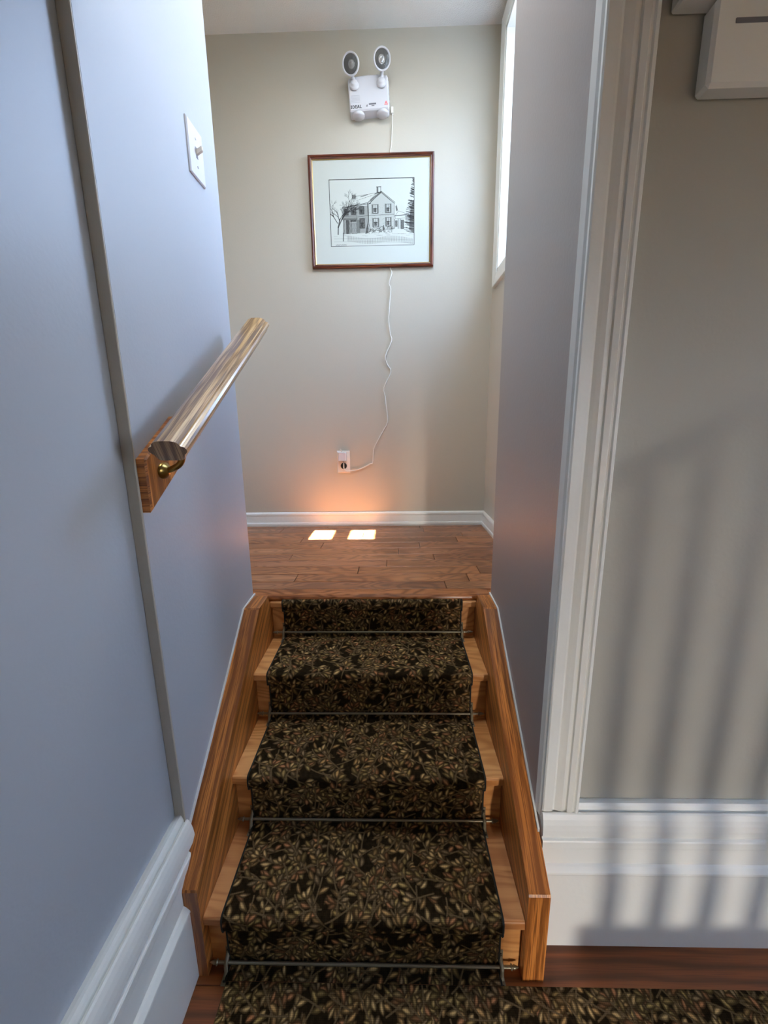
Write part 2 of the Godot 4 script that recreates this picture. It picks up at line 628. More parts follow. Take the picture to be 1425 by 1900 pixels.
func lights() -> void:
	var cam := Camera3D.new()
	cam.name = "camera"
	cam.fov = 101.26
	cam.near = 0.02
	cam.far = 100.0
	cam.position = Vector3(0.0911, 1.4565, 1.5871)
	cam.rotation = Vector3(-0.21643, 0.02438, -0.01428)
	add_child(cam)
	cam.current = true
	var sky_m := ProceduralSkyMaterial.new()
	sky_m.sky_top_color = Color(0.68, 0.81, 1.0)
	sky_m.sky_horizon_color = Color(0.93, 0.95, 0.97)
	sky_m.sky_curve = 0.15
	sky_m.ground_bottom_color = Color(0.42, 0.42, 0.38)
	sky_m.ground_horizon_color = Color(0.62, 0.63, 0.60)
	sky_m.sky_energy_multiplier = 4.2
	sky_m.ground_energy_multiplier = 3.8
	sky_m.use_debanding = false
	var sky := Sky.new()
	sky.sky_material = sky_m
	var env := Environment.new()
	env.background_mode = Environment.BG_SKY
	env.sky = sky
	env.ambient_light_source = Environment.AMBIENT_SOURCE_SKY
	env.tonemap_mode = Environment.TONE_MAPPER_LINEAR
	env.tonemap_exposure = 1.0
	env.sdfgi_enabled = true
	env.ssao_enabled = true
	env.ssil_enabled = true
	var we := WorldEnvironment.new()
	we.name = "environment"
	we.environment = env
	add_child(we)
	var sun := DirectionalLight3D.new()
	sun.name = "sun"
	sun.light_color = Color(1.0, 0.94, 0.84)
	sun.light_energy = 130.0
	sun.light_angular_distance = 0.5
	sun.shadow_enabled = true
	sun.sky_mode = DirectionalLight3D.SKY_MODE_LIGHT_ONLY
	add_child(sun)
	sun.look_at_from_position(Vector3(-8, 7.5, -1), Vector3(-8, 7.5, -1) + Vector3(0.766, -0.643, 0.0))

func materials() -> void:
	var orange_peel := bump_texture(11, 0.06, 2.0)
	var stipple := bump_texture(12, 0.09, 6.0)
	M.wall = paint(Color(0.73, 0.705, 0.65), 0.42, orange_peel, 2.2, 0.10)
	M.wall_dimmed = paint(Color(0.58, 0.555, 0.545), 0.40, orange_peel, 2.2, 0.10)  # the same greige darkened: this wall's weak light is in the colour
	M.wall_hall = paint(Color(0.665, 0.655, 0.615), 0.42, orange_peel, 2.2, 0.10)  # greige taken darker to stand for the dim hall light
	M.wall_blue_cast = paint(Color(0.685, 0.705, 0.735), 0.42, orange_peel, 2.2, 0.10)  # wall greige shifted blue: the cool daylight is put into the colour
	M.ceiling = paint(Color(0.87, 0.86, 0.84), 0.8, stipple, 2.5, 0.35)
	M.trim = paint(Color(0.92, 0.925, 0.905), 0.34, orange_peel, 1.5, 0.08)
	M.caulk = mat(Color(0.86, 0.86, 0.84), 0.6)
	var oak := wood_image(Color(0.50, 0.285, 0.12), Color(0.79, 0.495, 0.23), Color(0.87, 0.585, 0.305), 31, 0.10, 1.4)
	M.oak = wood(oak, 0.36, Color.WHITE, 0.04)
	M.oak_rail = wood(wood_image(Color(0.44, 0.32, 0.20), Color(0.75, 0.60, 0.41), Color(0.87, 0.74, 0.54), 35, 0.30, 1.0), 0.28, Color.WHITE, 0.03)
	M.oak_rail.clearcoat_enabled = true
	M.oak_rail.clearcoat = 0.6
	M.oak_rail.clearcoat_roughness = 0.22
	M.pine = wood(wood_image(Color(0.74, 0.49, 0.27), Color(0.86, 0.62, 0.38), Color(0.91, 0.69, 0.45), 41, 0.8, 0.25), 0.38)
	M.pine_worn = wood(M.pine.albedo_texture.get_image(), 0.5, Color(0.93, 0.9, 0.9))
	var plank := wood_image(Color(0.46, 0.29, 0.185), Color(0.67, 0.455, 0.31), Color(0.77, 0.56, 0.41), 51, 1.0, 0.8)
	M.planks = []
	for t in [Color(1, 1, 1), Color(0.9, 0.88, 0.88), Color(1.0, 0.97, 0.92), Color(0.95, 0.93, 0.95)]:
		M.planks.append(wood(plank, 0.33, t, 0.02))
	M.nosing = wood(plank, 0.26, Color(1.0, 0.90, 0.74), 0.02)
	M.hall_wood = wood(wood_image(Color(0.38, 0.20, 0.085), Color(0.55, 0.30, 0.135), Color(0.63, 0.37, 0.18), 61, 0.08, 0.4), 0.42)
	var weave := ImageTexture.create_from_image(carpet_image())
	M.carpet = mat(Color.WHITE, 0.95)
	M.carpet.albedo_texture = weave
	M.carpet.uv1_scale = Vector3(1 / 0.52, 1 / 0.52, 1)
	M.carpet.heightmap_enabled = true
	M.carpet.heightmap_scale = 0.12
	M.carpet.heightmap_texture = weave
	M.carpet.metallic_specular = 0.08
	M.binding = mat(Color(0.10, 0.11, 0.09), 0.9)
	M.rod = mat(Color(0.55, 0.52, 0.44), 0.36, 0.7)
	M.bracket = mat(Color(0.52, 0.48, 0.39), 0.4, 0.25)
	M.brass = mat(Color(0.62, 0.50, 0.27), 0.28, 1.0)
	M.dark = mat(Color(0.03, 0.028, 0.026), 0.5)
	M.plastic = mat(Color(0.82, 0.82, 0.845), 0.38)
	M.cord = mat(Color(0.90, 0.89, 0.86), 0.5)
	M.ivory = mat(Color(0.90, 0.87, 0.83), 0.4)
	M.frame = wood(wood_image(Color(0.25, 0.105, 0.06), Color(0.43, 0.205, 0.12), Color(0.53, 0.275, 0.165), 81, 0.5, 0.6), 0.3)
	M.gold = mat(Color(0.80, 0.68, 0.44), 0.35, 0.7)
	M.mat_board = mat(Color(0.765, 0.785, 0.755), 0.9)
	M.black_core = mat(Color(0.10, 0.11, 0.10), 0.8)
	M.print = mat(Color.WHITE, 0.8)
	M.print.albedo_texture = ImageTexture.create_from_image(drawing_image())
	M.glass = mat(Color(1, 1, 1, 0.04), 0.02)
	M.glass.transparency = BaseMaterial3D.TRANSPARENCY_ALPHA
	M.glass.metallic_specular = 0.2
	M.picture_glass = mat(Color(1, 1, 1, 0.02), 0.3)
	M.picture_glass.transparency = BaseMaterial3D.TRANSPARENCY_ALPHA
	M.picture_glass.metallic_specular = 0.0
	M.lens = mat(Color(1, 1, 1, 0.10), 0.03)
	M.lens.transparency = BaseMaterial3D.TRANSPARENCY_ALPHA
	M.smoke = mat(Color(0.93, 0.92, 0.93, 0.72), 0.2)
	M.smoke.transparency = BaseMaterial3D.TRANSPARENCY_ALPHA
	M.reflector = mat(Color(0.045, 0.045, 0.045), 0.14, 1.0)
	M.chrome = mat(Color(0.66, 0.66, 0.66), 0.16, 1.0)
	M.print_black = mat(Color(0.06, 0.06, 0.07), 0.6)
	M.print_grey = mat(Color(0.42, 0.42, 0.45), 0.6)
	M.print_pale = mat(Color(0.74, 0.74, 0.77), 0.6)
	M.print_red = mat(Color(0.93, 0.45, 0.46), 0.6)
	M.steel = mat(Color(0.55, 0.55, 0.55), 0.35, 0.9)

# a wall along x or z with one rectangular hole; the box is lo..hi, the hole a0..a1 along the axis and y0..y1
func holed(st: SurfaceTool, lo: Vector3, hi: Vector3, axis: int, a0: float, a1: float, y0: float, y1: float) -> void:
	var cut := func(p0: float, p1: float, q0: float, q1: float) -> void:
		var l := lo
		var h := hi
		l[axis] = p0
		h[axis] = p1
		l.y = q0
		h.y = q1
		if p1 > p0 + 1e-4 and q1 > q0 + 1e-4:
			box(st, l, h)
	cut.call(lo[axis], a0, lo.y, hi.y)
	cut.call(a1, hi[axis], lo.y, hi.y)
	cut.call(a0, a1, lo.y, y0)
	cut.call(a0, a1, y1, hi.y)

func shell() -> void:
	var st := begin()
	box(st, Vector3(-1.95, 0, BACK - 0.2), Vector3(WIN_X, 3.7, BACK))
	struct("wall_back", st, M.wall, "greige painted end wall of the landing behind the framed drawing", "wall")
	st = begin()
	holed(st, Vector3(WIN_X, 0, BACK - 0.2), Vector3(WIN_X + 0.2, 3.7, 0.42), 2, -1.0, -0.2, 2.25, 3.37)
	struct("wall_window", st, M.wall, "greige landing wall holding the tall white framed window", "wall")
	st = begin()
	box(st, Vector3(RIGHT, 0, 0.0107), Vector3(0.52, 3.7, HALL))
	struct("wall_right", st, M.wall_dimmed, "wall along the right side of the stair, greige darkened for its dim light", "wall")
	st = begin()
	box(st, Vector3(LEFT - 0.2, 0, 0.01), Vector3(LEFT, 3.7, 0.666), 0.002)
	struct("wall_left", st, M.wall_blue_cast, "wall along the left of the stair, its paint tinted for blue daylight, carrying the handrail", "wall")
	st = begin()
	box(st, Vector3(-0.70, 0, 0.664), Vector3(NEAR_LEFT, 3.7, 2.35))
	struct("wall_left_hall", st, M.wall_blue_cast, "pale wall at far left, set back a step from the stair wall", "wall")
	st = begin()
	box(st, Vector3(0.52, 0, 0.42), Vector3(3.4, 2.95, HALL))
	box(st, Vector3(0.52, 0, 0.0107), Vector3(WIN_X, 3.7, 0.42))
	struct("wall_hall", st, M.wall_hall, "greige hall wall at right striped by soft baluster shadows", "wall")
	st = begin()
	box(st, Vector3(-1.95, 0, 0.01), Vector3(LEFT - 0.2, 3.7, 0.21))
	struct("wall_landing", st, M.wall, "wall of the landing hidden left of the stair", "wall")
	st = begin()
	holed(st, Vector3(-1.95, 0, BACK), Vector3(-1.75, 3.7, 0.01), 2, -1.13, -0.25, LAND, 2.80)
	struct("wall_side", st, M.wall, "hidden outer wall at the left end of the landing", "wall")
	st = begin()
	box(st, Vector3(-0.70, 2.32, HALL + 0.001), Vector3(3.4, 3.7, 0.80))
	struct("wall_header", st, M.wall, "wall above the opening to the stair", "wall")
	st = begin()
	box(st, Vector3(-1.95, CEIL, BACK - 0.2), Vector3(0.9, CEIL + 0.2, 0.8))
	struct("ceiling", st, M.ceiling, "stippled off-white ceiling over the landing", "ceiling")
	st = begin()
	box(st, Vector3(-0.72, 2.75, 0.80), Vector3(3.4, 2.95, 5.8))
	struct("ceiling_hall", st, M.ceiling, "ceiling over the hall behind the camera", "ceiling")
	st = begin()
	box(st, Vector3(-0.72, -0.2, BACK), Vector3(3.4, -0.012, 5.8))
	var fl := struct("floor_hall", st, M.hall_wood, "brown stained wood floor board of the hall beside the dark carpet", "floor")
	var z := HALL
	var k := 0
	while z < 5.6:
		st = begin()
		box(st, Vector3(-0.70, -0.012, z + 0.0006), Vector3(3.2, 0.0, z + 0.1594), 0.001, Vector3.RIGHT, Vector2(k * 0.37, k * 0.113))
		if z < 2.3:
			obj("floorboard", st, M.hall_wood, fl)
		else:
			obj("floorboard", st, M.hall_wood, fl)
		z += 0.16
		k += 1

func landing_floor() -> void:
	var st := begin()
	box(st, Vector3(-1.95, 0.55, BACK), Vector3(WIN_X, LAND - 0.014, -0.075))
	var fl := struct("floor", st, M.dark, "brown laminate plank floor of the landing with two sunlit patches", "floor")
	st = begin()
	box(st, Vector3(-1.95, 0.55, -0.075), Vector3(LEFT, LAND - 0.001, 0.0105))
	box(st, Vector3(RIGHT, 0.55, -0.075), Vector3(WIN_X, LAND - 0.001, 0.0108))
	obj("edge_board", st, M.nosing, fl)
	var seams := [-0.072, -0.155, -0.25, -0.35, -0.45, -0.54, -0.65, -0.76, -0.87, -0.98, -1.09, -1.163]
	var joints := [[0.31], [-0.356, 0.42], [-0.081, 0.487], [0.053], [-0.45, 0.295], [0.113], [-0.32, 0.235], [0.46], [-0.10], [0.28], [-0.35]]
	rng.seed = 3
	for r in seams.size() - 1:
		var xs := [-1.75]
		var first: float = joints[r][0]
		if first > -0.3:
			xs.append(first - 0.92)
		xs.append_array(joints[r])
		if joints[r][-1] < 0.1:
			xs.append(joints[r][-1] + 0.61)
		xs.append(WIN_X)
		for i in xs.size() - 1:
			if xs[i + 1] - xs[i] < 0.02:
				continue
			st = begin()
			box(st, Vector3(xs[i] + 0.0015, LAND - 0.014, seams[r + 1] + 0.0018), Vector3(xs[i + 1] - 0.0015, LAND + rng.randf_range(-0.0004, 0.0004), seams[r] - 0.0018), 0.0012, Vector3.RIGHT, Vector2(rng.randf(), rng.randf() * 0.35))
			obj("plank", st, M.planks[rng.randi() % 4], fl)
	# rounded nosing board along the edge
	st = begin()
	var prof := PackedVector2Array([Vector2(-0.071, 0.731), Vector2(-0.071, LAND)])
	for i in 7:
		var a := PI / 2 - PI * i / 6
		prof.append(Vector2(-0.020 + cos(a) * 0.0145, LAND - 0.0145 + sin(a) * 0.0145))
	prism(st, prof, LEFT + 0.001, RIGHT - 0.001, func(u, v, d): return Vector3(d, v, u))
	obj("nosing", st, M.nosing, fl)

func landing_window() -> void:
	var z0 := -1.0
	var z1 := -0.2
	var y0 := 2.25
	var y1 := 3.37
	var st := begin()
	var inner := WIN_X - 0.018
	var w := Node3D.new()
	w.name = "window_1"
	w.set_meta("kind", "structure")
	tag(w, "tall white sash window on the landing's right wall glaring with daylight", "window")
	add_child(w)
	# casing, mitred boards
	var c := 0.095
	for side in 4:
		st = begin()
		var o := [Vector2(z0 - c, y0 - c * 0.6), Vector2(z1 + c, y0 - c * 0.6), Vector2(z1 + c, y1 + c), Vector2(z0 - c, y1 + c)]
		var i4 := [Vector2(z0, y0), Vector2(z1, y0), Vector2(z1, y1), Vector2(z0, y1)]
		var j := (side + 1) % 4
		plate(st, PackedVector2Array([o[side], o[j], i4[j], i4[side]]), WIN_X, inner, 0.003, func(u, v, d): return Vector3(d, v, u))
		obj("casing", st, M.trim, w)
	# jamb lining
	st = begin()
	box(st, Vector3(inner + 0.004, y0, z0), Vector3(WIN_X + 0.2, y0 + 0.018, z1), 0.001)
	box(st, Vector3(inner + 0.004, y1 - 0.018, z0), Vector3(WIN_X + 0.2, y1, z1), 0.001)
	box(st, Vector3(inner + 0.004, y0, z0), Vector3(WIN_X + 0.2, y1, z0 + 0.018), 0.001)
	box(st, Vector3(inner + 0.004, y0, z1 - 0.018), Vector3(WIN_X + 0.2, y1, z1), 0.001)
	obj("jamb", st, M.trim, w)
	var mid := 2.83
	for s in [[y0 + 0.018, mid + 0.02, 0.045], [mid - 0.02, y1 - 0.018, 0.085]]:
		st = begin()
		var x0: float = WIN_X + s[2]
		var x1: float = x0 + 0.036
		var f := 0.045
		box(st, Vector3(x0, s[0], z0 + 0.018), Vector3(x1, s[0] + f, z1 - 0.018), 0.003)
		box(st, Vector3(x0, s[1] - f * 0.9, z0 + 0.018), Vector3(x1, s[1], z1 - 0.018), 0.003)
		box(st, Vector3(x0, s[0], z0 + 0.018), Vector3(x1, s[1], z0 + 0.018 + f), 0.003)
		box(st, Vector3(x0, s[0], z1 - 0.018 - f), Vector3(x1, s[1], z1 - 0.018), 0.003)
		var sash := obj("sash", st, M.trim, w)
		st = begin()
		face(st, [Vector3(x0 + 0.018, s[0], z0 + 0.03), Vector3(x0 + 0.018, s[0], z1 - 0.03), Vector3(x0 + 0.018, s[1], z1 - 0.03), Vector3(x0 + 0.018, s[1], z0 + 0.03)], Vector3.LEFT)
		obj("pane", st, M.glass, sash)

func side_door() -> void:
	# added door, hidden left of the landing; its two lights shape the sun patches
	var d := Node3D.new()
	d.name = "door_1"
	d.set_meta("kind", "structure")
	tag(d, "added white door whose two small lights shape the sun patches, out of sight left of the landing", "door")
	add_child(d)
	var st := begin()
	var za := -1.04
	var zb := -0.832
	var lights_y := [[1.876, 2.018], [2.077, 2.231]]
	var x0 := -1.79
	var x1 := -1.75
	box(st, Vector3(x0, LAND + 0.004, -1.128), Vector3(x1, 2.798, za))
	box(st, Vector3(x0, LAND + 0.004, zb), Vector3(x1, 2.798, -0.252))
	box(st, Vector3(x0, LAND + 0.004, za), Vector3(x1, lights_y[0][0], zb))
	box(st, Vector3(x0, lights_y[0][1], za), Vector3(x1, lights_y[1][0], zb))
	box(st, Vector3(x0, lights_y[1][1], za), Vector3(x1, 2.798, zb))
	var slab := obj("slab", st, M.trim, d)
	st = begin()
	for e in [[-1.16, -1.10, LAND, 2.83], [-0.28, -0.22, LAND, 2.83], [-1.16, -0.22, 2.77, 2.83]]:
		box(st, Vector3(-1.825, e[2], e[0]), Vector3(-1.7915, e[3], e[1]), 0.002)
	box(st, Vector3(-1.83, LAND - 0.03, -1.13), Vector3(-1.75, LAND + 0.0035, -0.25), 0.002)
	obj("stop", st, M.trim, d)
	for l in lights_y:
		st = begin()
		face(st, [Vector3(-1.77, l[0], za), Vector3(-1.77, l[0], zb), Vector3(-1.77, l[1], zb), Vector3(-1.77, l[1], za)], Vector3.RIGHT)
		obj("pane", st, M.glass, slab)
	st = begin()
	lathe(st, PackedVector2Array([Vector2(0.026, 0), Vector2(0.026, 0.006), Vector2(0.010, 0.010), Vector2(0.010, 0.03), Vector2(0.026, 0.045), Vector2(0.024, 0.06), Vector2(0, 0.066)]), aim(Vector3(-1.75, 1.75, -0.32), Vector3.RIGHT))
	obj("door_knob", st, M.brass, d)

# the tall built-up hall baseboard: x is how far it stands off the wall
func base_profile(ledge: float, top: float) -> PackedVector2Array:
	var p := PackedVector2Array([Vector2(0, 0.001), Vector2(0.062, 0.001), Vector2(0.062, ledge - 0.008), Vector2(0.064, ledge - 0.003), Vector2(0.063, ledge + 0.002), Vector2(0.054, ledge + 0.012), Vector2(0.048, ledge + 0.016)])
	for q in [[0.048, 0.321], [0.049, 0.324], [0.049, 0.326], [0.050, 0.328], [0.050, 0.345], [0.048, 0.349], [0.041, 0.351], [0.041, 0.357], [0.047, 0.362], [0.0465, 0.378], [0.0445, 0.394], [0.041, 0.408], [0.036, 0.420], [0.032, 0.423], [0.028, 0.4215], [0.026, 0.416], [0.0235, 0.416], [0.0235, 0.425], [0.021, 0.433], [0.017, 0.439], [0.010, 0.4385], [0.004, 0.437], [0.0, 0.436]]:
		p.append(Vector2(q[0], q[1] + top - 0.439))
	return p

func mouldings() -> void:
	var p := base_profile(0.258, 0.439)
	var st := begin()
	prism(st, p, RIGHT + 0.007, 3.2, func(u, v, d): return Vector3(d, v, HALL + u))
	struct("baseboard_hall", st, M.trim, "tall moulded white baseboard along the right hall wall", "baseboard")
	st = begin()
	p = base_profile(0.226, 0.425)
	prism(st, p, 0.668, 2.15, func(u, v, d): return Vector3(NEAR_LEFT + u, v, d))
	struct("baseboard_left", st, M.trim, "tall moulded white baseboard at lower left, ending against the stair", "baseboard")
	# small landing baseboards
	var q := PackedVector2Array([Vector2(0, 0), Vector2(0.015, 0), Vector2(0.015, 0.004), Vector2(0.017, 0.010), Vector2(0.016, 0.022), Vector2(0.013, 0.028), Vector2(0.012, 0.070), Vector2(0.014, 0.078), Vector2(0.013, 0.088), Vector2(0.008, 0.0955), Vector2(0, 0.0955)])
	st = begin()
	prism(st, q, -1.75, WIN_X - 0.0005, func(u, v, d): return Vector3(d, LAND + v, BACK + u))
	struct("baseboard_back", st, M.trim, "low white baseboard along the landing's end wall", "baseboard")
	st = begin()
	prism(st, q, BACK + 0.012, 0.0107, func(u, v, d): return Vector3(WIN_X - u, LAND + v, d))
	struct("baseboard_right", st, M.trim, "low white baseboard under the landing window", "baseboard")
	# casing on the hall side of the opening: fluted board
	st = begin()
	var x0 := 0.4815
	var c := PackedVector2Array([Vector2(x0, 0), Vector2(x0, 0.028), Vector2(x0 + 0.003, 0.031), Vector2(x0 + 0.026, 0.031), Vector2(x0 + 0.028, 0.026), Vector2(x0 + 0.033, 0.025), Vector2(x0 + 0.040, 0.028), Vector2(x0 + 0.050, 0.031), Vector2(x0 + 0.056, 0.031), Vector2(x0 + 0.058, 0.027), Vector2(x0 + 0.062, 0.027), Vector2(x0 + 0.064, 0.033), Vector2(x0 + 0.076, 0.035), Vector2(x0 + 0.079, 0.032), Vector2(x0 + 0.083, 0.032), Vector2(x0 + 0.086, 0.036), Vector2(x0 + 0.092, 0.036), Vector2(x0 + 0.094, 0.033), Vector2(x0 + 0.094, 0)])
	prism(st, c, 0.425, 2.75, func(u, v, d): return Vector3(u, d, HALL + v))
	struct("trim_1", st, M.trim, "white fluted casing board up the right edge of the opening", "trim")
	st = begin()
	prism(st, PackedVector2Array([Vector2(RIGHT - 0.001, 0.0), Vector2(RIGHT + 0.0072, -0.002), Vector2(RIGHT + 0.0072, 0.024), Vector2(RIGHT + 0.003, 0.018)]), 0.40, 2.75, func(u, v, d): return Vector3(u, d, HALL - 0.003 + v))
	struct("trim_2", st, M.caulk, "ragged white paint and caulk line between stair wall and casing", "trim")
	st = begin()
	box(st, Vector3(NEAR_LEFT, 0.38, 0.6655), Vector3(LEFT + 0.001, 2.75, 0.671), 0.0015)  # added strip: keeps the step face free of the wall's blue tint
	struct("trim_5", st, M.wall, "narrow added strip over the step in the left wall, in the untinted wall paint", "trim")
	# caulk along both stringers
	for s in [[LEFT, 1.0], [RIGHT, -1.0]]:
		st = begin()
		var lift := 0.006
		var pts := PackedVector2Array([Vector2(0.0, 0.764), Vector2(0.132, 0.764), Vector2(0.66, 0.368), Vector2(0.66, 0.368 + lift * 1.5), Vector2(0.136, 0.764 + lift), Vector2(0.0, 0.768 + lift)])
		prism(st, pts, s[0], s[0] + s[1] * 0.005, func(u, v, d): return Vector3(d, v, u))
		struct("trim_3" if s[1] > 0 else "trim_4", st, M.caulk, "thin white caulk line where the %s stringer meets its wall" % ("left" if s[1] > 0 else "right"), "trim")

func staircase() -> void:
	var t := thing("staircase", "narrow oak and pine stair of four risers climbing to the landing", "staircase")
	var xa := -0.4186
	var xb := 0.4186
	rng.seed = 8
	for s in [-1.0, 1.0]:
		# sloped closed stringers with a level top and a square cut front
		var prof := PackedVector2Array([Vector2(-0.074, 0.0), Vector2(0.761, 0.0), Vector2(0.761, 0.284), Vector2(0.758, 0.290), Vector2(0.134, 0.765), Vector2(0.126, 0.768), Vector2(0.012, 0.768), Vector2(0.006, 0.733), Vector2(-0.074, 0.733)])
		var st := begin()
		var a: float = xa - 0.001 if s < 0 else xb + 0.001
		var b: float = LEFT + 0.0004 if s < 0 else RIGHT - 0.0004
		prism(st, prof, a, b, func(u, v, d): return Vector3(d, v, u), Vector3(0, -0.757, 1), false, Vector2(0.13 * s, 0.08 * s))
		obj("stringer", st, M.oak, t)
	for k in 4:
		var front := k * RUN
		var top := (4 - k) * RISE - (0.025 if k == 0 else 0.0)
		var st := begin()
		# tread with a rounded nosing
		var back := front - RUN - 0.03 if k > 0 else -0.20
		var pr := PackedVector2Array([Vector2(back, top - 0.028), Vector2(back, top)])
		for i in 5:
			var a := PI / 2 - PI / 2 * i / 4
			pr.append(Vector2(front - 0.007 + cos(a) * 0.007, top - 0.007 + sin(a) * 0.007))
		for i in 4:
			var a := -PI / 2 * i / 3
			pr.append(Vector2(front - 0.005 + cos(a) * 0.005, top - 0.023 + sin(a) * 0.005))
		prism(st, pr, xa, xb, func(u, v, d): return Vector3(d, v, u), Vector3.RIGHT, false, Vector2(rng.randf(), rng.randf()))
		obj("tread", st, M.pine if k < 3 else M.pine_worn, t)
		st = begin()
		box(st, Vector3(xa, top - 0.028 - (RISE - 0.028 - (0.025 if k == 0 else 0.0)), front - 0.042), Vector3(xb, top - 0.0282, front - 0.0225), 0.0, Vector3.RIGHT, Vector2(rng.randf(), rng.randf()))
		obj("riser", st, M.pine, t)

# rounded path of (z, y) corners with fillet radii
func fillet(c: Array) -> PackedVector2Array:
	var out := PackedVector2Array()
	for i in c.size():
		var p := Vector2(c[i][0], c[i][1])
		var r: float = c[i][2]
		if i == 0 or i == c.size() - 1 or r <= 0.0:
			out.append(p)
			continue
		var a := (Vector2(c[i - 1][0], c[i - 1][1]) - p)
		var b := (Vector2(c[i + 1][0], c[i + 1][1]) - p)
		var ra := minf(r, minf(a.length(), b.length()) * 0.48)
		a = p + a.normalized() * ra
		b = p + b.normalized() * ra
		for k in 6:
			var s := k / 5.0
			out.append(a.lerp(p, s).lerp(p.lerp(b, s), s))
	return out

func runner() -> void:
	var o := 0.009
	var c := [[-0.038, 0.735 + o, 0.0]]
	for k in 4:
		var f := k * RUN
		var top := (4 - k) * RISE - (0.025 if k == 0 else 0.0)
		var low := (3 - k) * RISE
		c.append([f + o, top + o, 0.018])
		c.append([f + o, top - 0.034, 0.010])
		c.append([f - 0.0225 + o, top - 0.037, 0.006])
		c.append([f - 0.0225 + o, low + o, 0.012])
	c.append([0.776, o, 0.0])
	var path := fillet(c)
	# split long runs so that the carpet can lie a little uneven
	var fine := PackedVector2Array()
	for i in path.size() - 1:
		var n := maxi(1, int(path[i].distance_to(path[i + 1]) / 0.02))
		for k in n:
			fine.append(path[i].lerp(path[i + 1], float(k) / n))
	fine.append(path[-1])
	var t := thing("stair_runner", "dark brown stair runner patterned with gold leafy sprigs, clamped by rods", "carpet")
	var st := begin()
	st.set_smooth_group(0)
	var wob := noise(5, 3.0, 2)
	var cols := 22
	var xa := -0.3666
	var xb := 0.3606
	var along := 0.0
	var rows := []
	for i in fine.size():
		if i:
			along += fine[i].distance_to(fine[i - 1])
		var d := (fine[mini(i + 1, fine.size() - 1)] - fine[maxi(i - 1, 0)]).normalized()
		var nrm := Vector2(-d.y, d.x)
		if nrm.y < 0 and absf(d.x) > 0.5:
			nrm = -nrm
		if absf(d.y) > 0.5 and nrm.x < 0:
			nrm = -nrm
		var row := []
		for j in cols + 1:
			var x := lerpf(xa, xb, float(j) / cols)
			var lift := 0.0016 * wob.get_noise_2d(x * 3.0, along * 3.0)
			row.append([Vector3(x, fine[i].y + nrm.y * lift, fine[i].x + nrm.x * lift), Vector2(x, along), Vector3(0, nrm.y, nrm.x)])
		rows.append(row)
	for i in rows.size() - 1:
		for j in cols:
			var q := [rows[i][j], rows[i][j + 1], rows[i + 1][j + 1], rows[i + 1][j]]
			tri(st, [q[0][0], q[1][0], q[2][0]], [q[0][1], q[1][1], q[2][1]], q[0][2] + q[2][2])
			tri(st, [q[0][0], q[2][0], q[3][0]], [q[0][1], q[2][1], q[3][1]], q[0][2] + q[2][2])
	obj("pile", st, M.carpet, t)
	for e in [[xa, -1.0], [xb, 1.0]]:
		var pts := PackedVector3Array()
		for i in rows.size():
			var r = rows[i][0 if e[1] < 0 else cols]
			pts.append(r[0] - r[2] * 0.0035)
		st = begin()
		tube(st, pts, 0.0045, 6)
		obj("binding", st, M.binding, t)

func hall_carpet() -> void:
	var st := begin()
	var x0 := -0.365
	var x1 := 3.15
	var z0 := 0.7755
	var z1 := 1.62
	box(st, Vector3(x0, 0.0005, z0), Vector3(x1, 0.009, z1), 0.0012, Vector3.RIGHT, Vector2(0.2, 0.3))
	tag(obj("hall_carpet", st, M.carpet), "dark leafy patterned carpet laid along the hall at the foot of the stair", "carpet")

